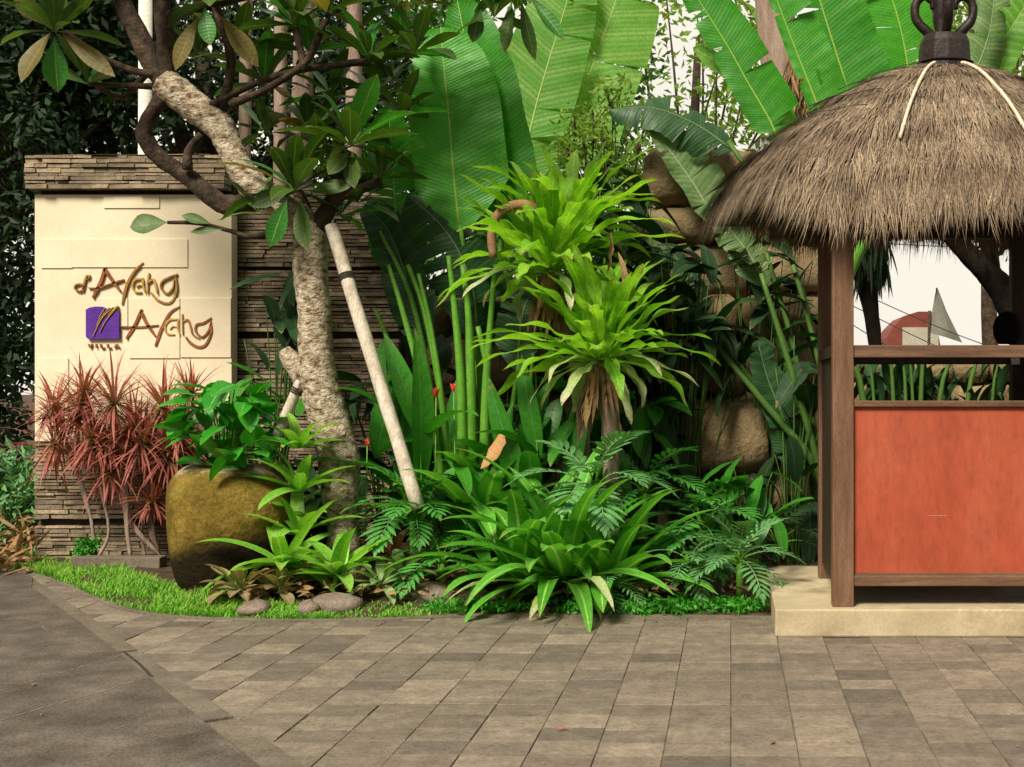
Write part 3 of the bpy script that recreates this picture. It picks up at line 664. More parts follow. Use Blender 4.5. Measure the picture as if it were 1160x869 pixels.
# round helmet and switch box on rear post
mb=MB()
for i in range(1):
    n,m=10,16; vs=[]; c=P(1138,376,9.16)
    for a_ in range(n+1):
        a=-PI*.30+PI*.80*a_/n
        for j in range(m):
            b=2*PI*j/m; r_=.135; vs.append((c.x+.02+r_*.8*math.cos(a)*math.cos(b),c.y-.0+r_*1.1*math.cos(a)*math.sin(b)*.42,c.z+.018+r_*math.sin(a)))
    mb.add(vs,[(i*m+j,i*m+(j+1)%m,(i+1)*m+(j+1)%m,(i+1)*m+j) for i in range(n) for j in range(m)]+[tuple(range(m))[::-1]])
ob=mb.build('hanging_helmet',M['black'],origin=c); tag(ob,'dark rounded helmet hanging by the rear post above the booth rail','helmet')
c=P(1150,408,9.2); mb=MB(); mb.box((c.x-.03,9.17,c.z-.035),(c.x+.03,9.218,c.z+.035)); tag(mb.build('switch_box',M['boxwhite'],smooth=False,bevel=.006,origin=c),'small white switch box on the booth rear post','switch box')

# ---------------- seen through the booth window, far off
Yf=42; sh=thing('arched_shed',P(1035,440,Yf),'far red and white shed with a rounded roof seen through the booth','shed')
mb=MB(); pts=[(1003,396),(1005,382),(1012,370),(1024,358),(1040,353),(1056,353),(1062,372),(1066,396)]
q=[P(a,b,Yf) for a,b in pts]; n=len(q)
mb.add([tuple(p) for p in q]+[(p.x,p.y+3,p.z) for p in q],[tuple(range(n))[::-1]]+[(i,i+1,i+1+n,i+n) for i in range(n-1)]); mb.build('roof',M['redroof'],sh,smooth=False)
mb=MB(); a=P(1022,371,Yf); b=P(1066,396,Yf); mb.box((a.x,Yf-.1,b.z),(b.x-.1,Yf-.01,a.z)); mb.build('gable_board',M['cream'],sh,smooth=False)
mb=MB(); a=P(998,396,Yf); b=P(1068,440,Yf); mb.box((a.x,Yf-.05,0),(b.x,Yf+3,a.z-.01)); mb.build('wall',M['cream'],sh,smooth=False)
Ys=36; fl=thing('triangular_banner',P(1053,440,Ys),'grey triangular sail banner on a pole beyond the booth','banner')
mb=MB(); p=P(1053,352,Ys); q=P(1050,440,Ys); tube(mb,[(q.x,q.y,0,.05),(p.x,p.y,p.z,.04)],2,6); mb.build('pole',M['barkdark'],fl)
mb=MB(); a,b,c_,d=P(1061,326,Ys),P(1053,377,Ys),P(1091,388,Ys),P(1072,352,Ys)
vs=[];  
for k in range(9):
    t=k/8; l=a.lerp(b,t); r=a.lerp(d,t*2) if t<.5 else d.lerp(c_,t*2-1); 
    for j in range(5): 
        p=l.lerp(r,j/4); p.y+=.12*math.sin(j*1.2+t*3); vs.append(p)
mb.add(vs,[(i*5+j,i*5+j+1,(i+1)*5+j+1,(i+1)*5+j) for i in range(8) for j in range(4)]); mb.add([v+V(0,.03,0) for v in vs],[(i*5+j,(i+1)*5+j,(i+1)*5+j+1,i*5+j+1) for i in range(8) for j in range(4)])
mb.build('sailcloth',M['greysail'],fl)
for k,(a,b) in enumerate((((940,316),(1200,420)),((940,334),(1210,452)),((940,272),(1230,276)),((940,352),(1120,450)))):
    A_=P(*a,30); B_=P(*b,30); m_=A_.lerp(B_,.5)-V(0,0,.12); mb=MB(); tube(mb,[(*A_,.012),(*m_,.012),(*B_,.012)],5,5)
    tag(mb.build('overhead_cable',M['rope'],origin=m_),('highest sloping wire crossing the sky in the booth window','second sloping wire below it in the booth window','level wire just under the thatch in the booth window','lowest sloping wire, left part of the booth window')[k],'cable','wires seen through the booth')

# ================================================================== JAR
jb=G(247,676); jar=thing('stone_jar',jb,'large squat mossy ochre stone jar with dark wet foot','jar')
mb=MB(); sc_=jb.y/FP; prof=[(49,0),(55,8),(62,25),(68.5,52),(71.5,78),(70.5,100),(65.5,121),(56,135),(45,143),(36,146),(28,146),(24,142),(0,140)]
m=40; vs=[]; S=spline(prof,4)
for r_,z_ in S:
    for j in range(m):
        a=2*PI*j/m; wv=1+.018*math.sin(2*a+z_*.02)+.012*math.sin(3*a+1)
        vs.append((jb.x+r_*sc_*wv*math.cos(a)+ .0004*z_*math.sin(z_*.03),jb.y+.25+r_*sc_*wv*math.sin(a),max(0,z_)*sc_+.012*math.sin(a*2+1)*(z_>100)))
mb.add(vs,[(i*m+j,i*m+(j+1)%m,(i+1)*m+(j+1)%m,(i+1)*m+j) for i in range(len(S)-1) for j in range(m)])
mb.build('jar_body',M['jar'],jar)

# ================================================================== PLANTS
def plant(name,label,cat,base,parts,group=None):
    o=thing(name,base,label,cat,group)
    for nm,mb,mk in parts:
        if mb.v: mb.build(nm,M[mk],o)
    return o

# ---- frangipani
YF=9.9; s_=YF/FP
def T(*pts,Y=YF): return [(*P(x,y,Y+(q[0] if q else 0)),r*s_) for x,y,r,*q in pts]
fr=thing('frangipani_tree',P(388,650,YF)*1.0,'gnarled frangipani tree with pale mottled trunk beside the sign wall','tree')
mb=MB()
tube(mb,T((392,662,24),(390,615,19),(388,590,17),(386,560,21),(384,520,23),(374,480,22),(363,440,21),(358,400,19),(356,350,18),(352,310,19),(352,275,19),(350,255,16)),7,18,.05)
tube(mb,T((352,440,14),(338,420,12),(327,404,10),(322,396,7)),3,10,.08)
tube(mb,T((352,265,17),(335,240,16),(310,225,15),(288,212,17),(272,190,15),(260,165,15),(246,140,17),(222,122,18),(198,103,18),(186,92,16)),6,14,.07)
tr_=mb.build('trunk',M['bark'],fr)
mb=MB()
tube(mb,T((300,222,13,.05),(262,234,11,.1),(238,222,11,.1),(212,200,10,.1),(180,178,9,.05),(163,153,9,0),(170,132,8,0),(186,108,9,0)),5,12,.09)
tube(mb,T((190,95,14),(172,70,12),(155,35,11),(140,5,10),(128,-40,9)),5,12,.07)
tube(mb,T((188,92,12),(188,50,10),(184,10,9),(186,-40,8)),4,10,.07)
tube(mb,T((180,85,6,-.05),(150,80,4,-.1),(110,62,4,-.2),(74,36,3.5,-.3)),4,8,.05)
tube(mb,T((230,125,5,-.05),(268,104,4,-.1),(320,84,3.5,-.2),(380,74,3.5,-.2),(420,70,4,-.2)),4,8,.05)
tube(mb,T((262,118,5,-.1),(300,102,4,-.2),(345,72,4,-.3),(360,45,3.5,-.3),(368,22,4,-.3)),4,8,.05)
tube(mb,T((212,192,6),(214,170,4.5),(228,152,4)),3,8,.05)
tube(mb,T((172,75,5,.1),(140,110,3,.15),(110,98,3,.2)),3,8,.05)
tube(mb,T((175,98,4,.1),(140,97,3,.1),(100,95,3,.1)),3,8)
tube(mb,T((350,262,13),(345,240,9),(336,218,8)),3,8,.05); tube(mb,T((356,262,12),(378,225,9),(396,172,8)),3,8,.05)
tube(mb,T((375,225,7),(405,215,6),(432,205,6)),3,8); tube(mb,T((250,130,6),(262,70,5,-.2),(245,8,5,-.3)),3,8); tube(mb,T((185,20,6,0),(300,-10,6,-.2),(420,-20,6,-.2),(590,-15,5,-.3)),4,8)
tube(mb,T((345,80,4,-.3),(340,55,4,-.3),(334,32,4,-.3)),3,8)
tube(mb,T((320,262,6,-.2),(285,268,3,-.3),(262,262,2.5,-.3),(225,253,2.5,-.35),(190,252,2,-.35)),4,7)
mb.build('branch',M['barkdark'],fr)
mg,mo,mbr=MB(),MB(),MB()
whorls=[(62,36,78,11,-.3),(240,2,80,12,-.3),(332,28,72,12,-.3),(370,14,70,10,-.3),(418,66,64,14,-.2),(397,165,86,15,-.25),(334,216,82,16,-.3),(432,203,66,11,0),(590,-10,74,13,-.4),(150,-30,70,9,0),(186,-34,70,10,-.2),(505,-22,66,12,-.3),(100,96,50,6,.1),(300,-20,76,10,-.3),(450,5,60,12,-.2),(560,20,55,7,-.4),(20,-20,80,10,-.3),(375,110,66,10,.1),(300,150,60,8,.2),(455,130,60,9,.1),(365,190,66,9,.1),(292,240,56,7,-.2),(470,60,62,10,-.1),(270,60,66,8,.1),(405,230,60,10,.1),(300,95,66,12,.15),(425,110,62,11,.2),(350,150,60,11,.25),(455,60,60,10,.2),(225,60,60,8,.2),(385,245,56,9,.1),(200,-25,70,9,-.1),(350,60,66,9,.1)]
for (x,y,l,n,dy) in whorls:
    c=P(x,y,YF+dy); g=rr(0,6)
    for i in range(n):
        az=g+i*2.399; t=(i+.5)/n; el=R(75-85*t+rr(-10,10)); L=l*s_*rr(.75,1.12)
        d=Vector((math.cos(az)*math.cos(el),math.sin(az)*math.cos(el),math.sin(el)))
        r=random.random(); tgt=mo if r<.09 and t>.5 else (mbr if r>.86 else mg)
        leaf(tgt,c,d,L,L*rr(.26,.33),rr(.3,1.0),7,.22,rr(-.4,.4),'obov',.06,(math.sin(az),-math.cos(az),0))
# leaves singled out in the photograph
for (x0,y0,x1,y1,wd,tgt) in ((62,42,64,104,28,mbr),(58,36,20,90,26,mo),(70,38,128,84,20,mo),(55,30,15,-8,22,mo),(232,8,237,50,20,mbr),(225,18,196,78,20,mo),(250,18,292,74,22,mo),(325,225,305,280,22,mbr),(340,225,345,282,22,mg),(330,215,282,232,20,mg),(350,218,398,208,18,mg),(395,172,372,196,20,mg),(399,172,400,212,22,mg),(590,0,605,68,16,mg),(580,0,570,60,16,mg),(600,-5,640,44,16,mbr),(545,10,535,48,18,mg),(190,252,146,256,26,mg),(240,254,205,243,12,mg),(252,260,214,262,9,mg)):
    a=P(x0,y0,YF-.35); b=P(x1,y1,YF-.42+rr(-.1,.1)); leaf(tgt,a,b-a,(b-a).length,wd*s_,.25,8,.25,0,'obov',.05,side=(b-a).cross(V(rr(-.3,.3),-1,rr(-.1,.4))))
mg.build('foliage',M['frang'],fr); mo.build('olive_foliage',M['frangy'],fr); mbr.build('young_foliage',M['frangb'],fr)

# ---- props
def pole(pts,r,label):
    a=P(*pts[0]); b=P(*pts[1]); o=thing('prop_pole',b,label,'pole','pale props leaning on the frangipani'); mb=MB()
    n=8; tube(mb,[(*a.lerp(b,i/n)+V(rr(-.004,.004),0,0),r*(1.02 if i%2 else .97)) for i in range(n+1)] if False else [(*(a.lerp(b,i/n)+V(rr(-.004,.004),0,0)),r*(1.03 if i%2 else .97)) for i in range(n+1)],2,12)
    mb.build('pole_shaft',M['prop'],o); mb=MB(); c=a.lerp(b,.18); d=(b-a).normalized()
    for k in range(3): q=c+d*(k*.018); tube(mb,[(*(q-d*.006),r*1.16),(*(q+d*.006),r*1.16)],1,10)
    mb.build('rope_tie',M['rope'],o)
pole(((375,256,9.78),(474,576,9.3)),.053,'long white prop pole leaning from the trunk down to the right')
pole(((350,410,9.85),(280,575,9.9)),.042,'short white prop pole behind the trunk, leaning down to the left')

# ---- red dracaenas
gd='reddish spiky plants against the sign wall'
dr=[ # base px, mid px, head px list (x,y,L)
 ((108,652),[(104,590),(92,545)],[(68,512,50),(88,478,44),(60,470,36)],'far left red spiky dracaena overhanging the wall corner'),
 ((148,655),[(146,600),(142,540)],[(128,470,50),(104,515,46),(118,520,36)],'tallest red dracaena, crown high against the cream plaster'),
 ((112,650),[(122,600),(110,540)],[(98,460,44)],'red dracaena with slim bare stem leaning left'),
 ((182,655),[(150,590),(138,540)],[(158,520,56),(125,548,42),(148,492,44)],'red dracaena with pink drooping crown in the middle of the row'),
 ((180,650),[(170,600),(165,545)],[(185,478,52),(192,535,48),(204,500,40)],'red dracaena with crown beside the jar plant'),
 ((164,650),[(160,620),(158,600)],[(168,578,32)],'small low red dracaena close to the jar'),
 ((196,640),[(200,560),(205,500)],[(212,455,34)],'thin green centred red dracaena behind the jar plant')]
for bpx,mid,heads,lab in dr:
    Yd=10.85+rr(-.1,.1); sd_=Yd/FP; b=P(*bpx,Yd); b.z=.13; ms,ml=MB(),MB()
    for h in heads:
        jx=rr(-4,4); tube(ms,[(*b,.017)]+[(*P(x+jx,y,Yd),.013) for x,y in mid]+[(*P(h[0],h[1]-12,Yd-.05),.011)],4,8,.08)
        c=P(h[0],h[1]-14,Yd-.08); L=h[2]*sd_*.92
        for _ in range(2): rosette(ml,c+V(rr(-.05,.05),rr(-.05,.05),rr(-.12,.06)),46,L*1.15,.019,86,-50,.7,'needle',.25,5,jit=30,lv=.38,spread=.015)
        rosette(ml,c-V(0,0,.06),16,L*.75,.018,-10,-75,.35,'needle',.25,5,jit=15,lv=.2)
    plant('red_dracaena',lab,'plant',b,[('stem',ms,'barkpink'),('leaves',ml,'dracaena')],gd)

# ---- plant on the jar
b=P(255,545,9.75); mb=MB(); ms=MB()
for _ in range(130):
    a=rr(0,2*PI); x=rr(-52,60); y=rr(-62,52); 
    if (x/52)**2+(y/50)**2>1: continue
    c=P(255+x,482+y,9.75+rr(-.45,.2)); d=Vector((x*.02+rr(-.6,.6),rr(-1,-.1),rr(-.6,.5)))
    L=rr(.18,.29); leaf(mb,c,d,L,L*.72,.6,6,.2,rr(-.5,.5),'ovate',.05)
    if random.random()<.5: tube(ms,[(*b,.008),(*(b.lerp(c,.6)+V(0,0,.08)),.006),(*c,.004)],3,5)
plant('round_leaf_plant','glossy round-leaved green plant spilling over the ochre jar','plant',b,[('stem',ms,'stalk'),('leaves',mb,'pothos')])

# ---- bromeliads
def ros(name,label,cat,px,py,Y,n,Lpx,Wpx,mk,group=None,el0=80,el1=5,droop=.9,prof='strap',stem=None,fold=.35,seg=9,wave=0,scal=0,lv=.2,stacks=((0,1.0),),tiltdir=None,stemk='stalk',stemr=.02):
    s=Y/FP; c=P(px,py,Y); mb,ms=MB(),MB()
    for dy,kk in stacks: rosette(mb,c+V(rr(-.02,.02),0,-dy*s),n,Lpx*s*kk,Wpx*s,el0,el1,droop,prof,fold,seg,wave,scal=scal,lv=lv,tiltdir=tiltdir)
    base=c.copy()
    base.z=max(.03,min(c.z-.05,.16))
    lo=c.z-max(d for d,_ in stacks)*s
    tube(ms,[(base.x,base.y,base.z-.03,stemr),(c.x,c.y,max(c.z,base.z+.02),stemr*.8)],1,8)
    return plant(name,label,cat,base,[('leaves',mb,mk),('stem',ms,stemk)],group)
gb='bromeliads in front of the frangipani'
ros('bromeliad','tall light green stacked bromeliad left of the tree trunk','plant',338,606,9.55,12,70,15,'brom',gb,75,5,.8,stacks=((0,1),(-50,.95),(-98,.75)),stemr=.03)
ros('bromeliad','low light green bromeliad with a leaf reaching left over the jar foot','plant',325,640,9.25,14,88,20,'brom',gb,60,-5,.9)
ros('bromeliad','upright pale green bromeliad at the lawn edge by the flat stone','plant',380,652,9.1,16,66,21,'brom',gb,75,5,.9)
ros('bromeliad','light green bromeliad between the jar and the trunk, half hidden','plant',322,590,9.75,10,60,15,'brom',gb,80,10,.9)
ros('bromeliad','bronze tinged bromeliad at the foot of the jar','plant',272,668,9.0,26,42,15,'brombrown',gb,60,-12,.7,'obov')
ros('bromeliad','bronze tinged bromeliad right of the one at the jar foot','plant',318,668,9.05,26,42,15,'brombrown',gb,60,-12,.7,'obov')
ros('bromeliad','bronze bromeliad with reddish heart behind the flat stone','plant',345,660,9.3,20,40,14,'brombrown',gb,60,-5,.7,'obov')
ros('bromeliad','small pale mottled bromeliad right of the flat stone','plant',428,662,9.1,18,44,13,'brompale',gb,60,-5,.8,'obov')
ros('bromeliad','pale spotted bromeliad nearest the second stone','plant',455,648,9.3,14,44,12,'brompale',gb,65,0,.8,'obov')
ros('bromeliad','small maroon bromeliad behind the pale mottled ones','plant',448,630,9.7,13,50,13,'bromred',gb,70,5,.7)
# stones
for (x,y,a,b_,lab) in ((372,687,32,11,'flat brownish stone at the lawn edge under the bromeliads'),(482,676,30,12,'brown stone half hidden left of the spider lily'),(346,690,13,7,'small stone touching the flat brownish stone'),(282,690,16,6,'small stone at the foot of the ochre jar')):
    p=G(x,y+6,.03); mb=MB(); s=p.y/FP; blob(mb,(p.x,p.y+.12,.05),(a*s,.14,b_*s+.02),random.random(),.85); tag(mb.build('garden_stone',M['stone'],origin=(p.x,p.y+.12,0)),lab,'stone','stones along the bed edge')

# ---- big spider lily clump
s=9.1/FP; c=G(630,692,.05); c.y+=.48; mb=MB()
for k,(dx,n) in enumerate(((-.34,22),(0,32),(.32,22),(-.1,16))):
    cc=c+V(dx,rr(0,.15),.10); rosette(mb,cc,n,1.12 if k==1 else .92,.17,86,12,1.3,'strap',.30,12,.05,jit=14,lv=.26,spread=.05)
mw=MB(); rosette(mw,c+V(0,-.05,.06),9,.7,.10,30,-5,1.5,'strap',.4,10,.2,jit=14,lv=.3,spread=.1)
plant('spider_lily','largest strap-leaved lily clump at the front of the bed','plant',c,[('leaves',mb,'crinum'),('withered_leaves',mw,'nestold')],'strap-leaved lilies')
mb=MB(); c=P(545,600,9.9); rosette(mb,c,20,.95,.19,84,25,1.5,'strap',.3,10,.03,lv=.25); c2=c.copy(); c2.z=.15
plant('spider_lily','taller lily with arching leaves behind the large clump, left of the fern trunk','plant',c2,[('leaves',mb,'crinum')],'strap-leaved lilies')
mb=MB(); c=P(478,600,10.2); rosette(mb,c,16,.85,.12,84,35,1.5,'strap',.3,9); c2=c.copy(); c2.z=.15
plant('spider_lily','slim lily with arching leaves beside the long white pole','plant',c2,[('leaves',mb,'crinum')],'strap-leaved lilies')

# ---- split-leaf plants
def splitleaf(mb,base,d,L,nl=9,lobe=.5,lw=.04,droop=.5):
    """pinnately cut leaf: rachis with finger lobes"""
    d=Vector(d).normalized(); side=d.cross(V(0,0,1)).normalized() if abs(d.z)<.97 else V(1,0,0); p=Vector(base); nn=side.cross(d); r0=random.random(); pts=[(*p,.006)]
    for i in range(nl):
        t=i/(nl-1); a=-droop/nl; d=(d*math.cos(a)+nn*math.sin(a)).normalized(); nn=side.cross(d).normalized(); p=p+d*(L/nl); pts.append((*p,.005*(1-t*.6)))
        ll=L*lobe*(math.sin(PI*(.12+.80*t))**.8)
        for sg in (-1,1):
            dd=(side*sg*(1.0-.5*t)+d*(.35+.65*t)+nn*.12).normalized()
            leaf(mb,p,dd,ll*rr(.85,1.1),lw*L,.5,4,.15,rr(-.2,.2),'lance',.06,(dd.cross(nn)),r0*.6+rr(0,.4))
    leaf(mb,p,d,L*.25,lw*L,.3,4,.15,0,'lance',0,side,r0); tube(mb,pts,1,5,rnd=9.0)
def splitplant(label,px,py,Y,n,L,mk='philo',pet=.35,el=(75,5),name='split_leaf_plant',lobe=.5,lw=.1,group='deeply cut leaf plants in the bed'):
    c=P(px,py,Y); mb,ms=MB(),MB(); base=V(c.x,c.y,.13)
    for i in range(n):
        az=i*2.399+rr(-.2,.2); e=R(el[0]+(el[1]-el[0])*(i+.5)/n+rr(-8,8)); d=Vector((math.cos(az)*math.cos(e),math.sin(az)*math.cos(e)-.2,math.sin(e))).normalized()
        q=c+d*pet*rr(.7,1.1); tube(ms,[(*c,.010),(*(c.lerp(q,.5)+V(0,0,.02)),.008),(*q,.006)],2,6)
        d2=(d+V(0,0,-.35)).normalized(); splitleaf(mb,q,d2,L*rr(.8,1.15),9,lobe,lw,.9)
    tube(ms,[(base.x,base.y,.08,.03),(c.x,c.y,max(c.z,.16)+.01,.025)],1,8)
    return plant(name,label,'plant',base,[('leaves',mb,mk),('stem',ms,'stalk')],group)
splitplant('deeply cut leaves fanning out in the middle, below the fern trunk',672,560,9.35,13,.42,'philog',.22)
splitplant('wide cut-leaf plant below the large tan boulder',795,600,9.7,13,.44,'philo',.2)
splitplant('cut-leaf plant right behind the middle fan of leaves',730,560,9.9,10,.38,'philo',.2)
splitplant('low cut-leaf plant at the foot of the long white pole',468,585,9.6,11,.36,'philo',.18)
splitplant('cut-leaf plant peeping out between pole foot and lily clump',500,640,9.4,9,.32,'philo',.15)
splitplant('grey-green thistle-like plant at the right end of the bed',838,640,9.0,15,.36,'philog',.12,(85,0),lobe=.42,lw=.075)
splitplant('grey-green thistle-like plant left of the end one',780,640,9.15,12,.32,'philog',.1,(80,0),lobe=.42,lw=.075)
splitplant('small thistle-like plant tucked under the lily clump on the right',690,665,8.95,11,.26,'philog',.08,(75,0),lobe=.42,lw=.075)
splitplant('dark cut-leaf plant in the gap beside the booth platform',880,620,10.3,10,.36,'dark',.25)

# ---- bird's nest ferns on their trunk
s=9.7/FP
def nest(label,px,py,Y,n,Lpx,Wpx,old,trunk):
    c=P(px,py,Y); s=Y/FP; mb,mo_,ms=MB(),MB(),MB()
    rosette(mb,c,n,Lpx*s,Wpx*s,86,2,1.0,'blunt',.22,26,.42,jit=16,lv=.28,scal=.13,spread=.05)
    rosette(mb,c+V(0,0,.03),18,Lpx*s*.95,Wpx*s,88,50,.6,'blunt',.22,26,.4,jit=10,lv=.2,scal=.12,spread=.04)
    rosette(mo_,c-V(0,0,.02),old,Lpx*s*.85,Wpx*s*.75,20,-15,1.5,'blunt',.3,20,.35,jit=12,lv=.25,scal=.18)
    md=MB()
    for i in range(60): 
        a=rr(0,6.28); leaf(md,c+V(math.cos(a)*.07,math.sin(a)*.07,-.02-rr(0,.25)),(math.cos(a)*.35,math.sin(a)*.35,-1),rr(.15,.45),rr(.03,.07),.3,7,.5,rr(-1,1),'lance',.4)
    for tp in trunk: tube(ms,tp,4,10,.18)
    base=V(trunk[0][0][0],trunk[0][0][1],trunk[0][0][2]) if trunk else c
    return plant('nest_fern',label,'fern',base,[('leaves',mb,'nest'),('old_leaves',mo_,'nestold'),('dead_leaves',md,'drybrown'),('stem',ms,'barkpink')],'nest ferns on trunks')
tk=lambda *pts:[(*P(x,y,Y),r) for x,y,Y,r in pts]
nest('lower nest fern of light wavy leaves on a shaggy trunk',680,408,9.6,46,122,16,14,[tk((694,640,9.65,.06),(692,560,9.65,.06),(692,500,9.65,.065),(688,450,9.6,.085),(682,415,9.6,.08))])
nest('upper nest fern, behind the lower one and nearer the banana stems',625,305,10.0,44,130,17,9,[tk((664,640,10.1,.05),(662,520,10.1,.05),(655,430,10.1,.055),(634,345,10.1,.06),(622,310,10.1,.06))])
c=P(648,262,10.3); mb=MB(); rosette(mb,c,32,.80,.11,88,12,.9,'blunt',.22,24,.4,jit=14,lv=.28,scal=.13); ms=MB(); tube(ms,[(*P(662,520,10.35),.05),(*P(655,380,10.35),.05),(*c,.06)],4,8,.1); tube(ms,[(*P(668,650,10.35),.06),(*P(662,518,10.35),.05)],1,8)
b_=P(668,650,10.35)
plant('nest_fern','topmost small nest fern of upright light leaves under the banana leaves','fern',b_,[('leaves',mb,'nest'),('stem',ms,'barkpink')],'nest ferns on trunks')
# curled dead stalk
mb=MB(); tube(mb,[(*P(x,y,9.75),r*.0069) for x,y,r in ((559,292,5),(557,265,5),(564,243,5.5),(582,233,6),(600,233,5.5),(614,240,5),(620,262,4))],4,9,.08)
o=mb.build('dead_stalk',M['drybrown'],origin=P(620,300,9.8)); tag(o,'brown dried stalk curled over in an arch left of the upper fern','dead stalk')
mb=MB()
for x,y,l in ((692,262,.35),(700,285,.4),(706,300,.3)): leaf(mb,P(x,y,9.7),(rr(-.2,.5),-.2,-1),l,.05,.3,7,.5,rr(-1,1),'lance',.5)
tag(mb.build('dead_leaves',M['drybrown'],origin=P(700,290,9.7)),'withered brown leaves hanging right of the upper fern','dead leaves')
mb=MB(); leaf(mb,P(568,492,9.5),P(548,530,9.4)-P(568,492,9.5),.32,.13,.3,7,.5,.2,'strap',.2,side=(1,0,.2)); tag(mb.build('dead_leaf',M['dryorange'],origin=P(560,510,9.5)),'dry orange leaf standing among the lily leaves','dead leaf')

# ---- banana clump left of centre
def bplant(label,base,leaves,stalks,group='banana plants',stk='stalk'):
    o=thing('banana_plant',base,label,'banana plant',group)
    for lf in leaves:
        pts,W,mk=lf[:3]; kw=lf[3] if len(lf)>3 else {}
        mb=MB(); banana(mb,pts,W,**kw); mb.build('leaf',M[mk],o)
    for st in stalks:
        mb=MB(); tube(mb,st,4,9); mb.build('stalk',M[stk],o)
    return o
def PP(Y,*xy,dy=0): return [P(x,y,Y+dy*i) for i,(x,y) in enumerate(xy)]
def SK(Y,*xyr): return [(*P(x,y,Y),r*Y/FP) for x,y,r in xyr]
Yb=10.35
bplant('banana clump with two tall dark green upright paddle leaves',V(zx(525,Yb),Yb,.12),[
 (PP(Yb,(521,262),(514,200),(508,130),(503,80),(499,30),dy=.03),.74,'banana',dict(N=(.05,-1,.15),fold=.12,sag=.1,left=.9,right=1.25)),
 (PP(Yb+.22,(570,262),(556,190),(543,120),(530,60),(518,0),dy=.03),.80,'banana',dict(N=(-.3,-1,.1),fold=.14,sag=.12,left=.75,right=1.05)),
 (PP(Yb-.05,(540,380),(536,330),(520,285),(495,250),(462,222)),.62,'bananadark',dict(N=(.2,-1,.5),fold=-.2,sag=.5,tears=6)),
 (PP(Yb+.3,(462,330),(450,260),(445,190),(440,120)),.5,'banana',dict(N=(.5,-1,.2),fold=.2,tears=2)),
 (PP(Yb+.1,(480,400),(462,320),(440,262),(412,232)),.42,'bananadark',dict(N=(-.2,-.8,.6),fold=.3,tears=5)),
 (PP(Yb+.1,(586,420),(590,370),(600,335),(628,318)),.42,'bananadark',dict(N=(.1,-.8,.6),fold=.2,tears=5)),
],[SK(Yb,(540,660,5),(543,560,4.5),(545,440,4),(532,330,3),(521,255,2.5)),SK(Yb+.2,(528,660,6),(530,540,5),(540,420,4),(560,330,3.5),(570,258,3)),
 SK(Yb-.1,(520,660,5),(512,540,4.5),(498,440,3.5),(480,350,2.8),(462,300,2.5)),SK(Yb+.05,(510,660,5),(502,560,4),(488,440,3.5),(465,335,2.8),(430,262,2)),
 SK(Yb-.1,(552,660,4),(556,520,4),(552,420,4),(541,370,3)),SK(Yb+.1,(560,660,4),(570,540,4),(582,450,3),(588,412,2.5)),
 SK(Yb-.15,(532,655,6),(534,560,7),(533,440,6.5),(531,360,4),(524,300,3)),SK(Yb-.2,(524,655,5),(524,540,6),(522,430,5),(514,340,3.5),(508,290,2.5)),
 SK(Yb-.12,(516,655,4),(508,540,4),(500,450,3.5),(488,370,2.6),(474,310,2)),SK(Yb-.22,(545,655,5),(548,560,6),(550,450,5),(556,360,3.5),(560,310,2.5)),
 SK(Yb-.1,(504,655,4),(488,560,4),(466,470,3.5),(445,400,3),(425,350,2)),SK(Yb,(565,655,4),(575,560,3.5),(596,470,3),(604,400,2)),SK(Yb-.25,(514,655,4),(500,540,4.5),(482,450,4),(456,352,3),(440,300,2))])
# understorey strap leaves by the banana foot
mb=MB()
for x,y,h,wd in ((480,500,130,26),(475,560,190,28),(455,560,150,26),(500,580,160,22),(425,520,120,30),(585,540,120,26),(612,520,120,24),(600,580,160,28),(640,600,150,26),(575,600,150,24),(440,470,90,28),(655,560,110,20)):
    p=P(x,y,10.1+rr(-.1,.3)); L=h*10.1/FP; leaf(mb,p,(rr(-.35,.35),-.25,1),L,wd*10.1/FP,rr(.2,.9),10,.25,rr(-.6,.6),'lance',.05,side=(1,rr(-.4,.4),0))
    leaf(mb,p,(rr(-.9,.9),-.4,.6),L*.8,wd*9.5/FP,rr(.6,1.3),10,.25,rr(-.5,.5),'lance',.05)
b_=V(zx(520,10.15),10.15,.13)
plant('broad_leaf_plant','dense broad pointed leaves around the banana stalks with red bracts between','plant',b_,[('leaves',mb,'heli')],'broad pointed leaf plants')
for k,(x,y,l) in enumerate(((474,452,.13),(494,450,.12),(607,425,.09),(416,505,.07),(514,444,.1))):
    c=P(x,y,9.95); mb,ms=MB(),MB()
    for _ in range(6): leaf(mb,c,(rr(-.5,.5),rr(-.6,.1),1),l*rr(.6,1),.035,.2,4,.4,rr(-1,1),'lance')
    g0=V(c.x+rr(-.05,.05),c.y+.05,.15); tube(ms,[(*g0,.007),(*c,.005)],1,5)
    plant('red_flower',('red flower bract left of its twin beside the banana stalks','red flower bract right of its twin beside the banana stalks','red flower left of the lower nest fern','tiny red bloom right of the frangipani trunk','small red bract right beside the thickest banana stalk')[k],'flower',g0,[('bract',mb,'redflower'),('stem',ms,'stalk')],'red flowers in the bed')

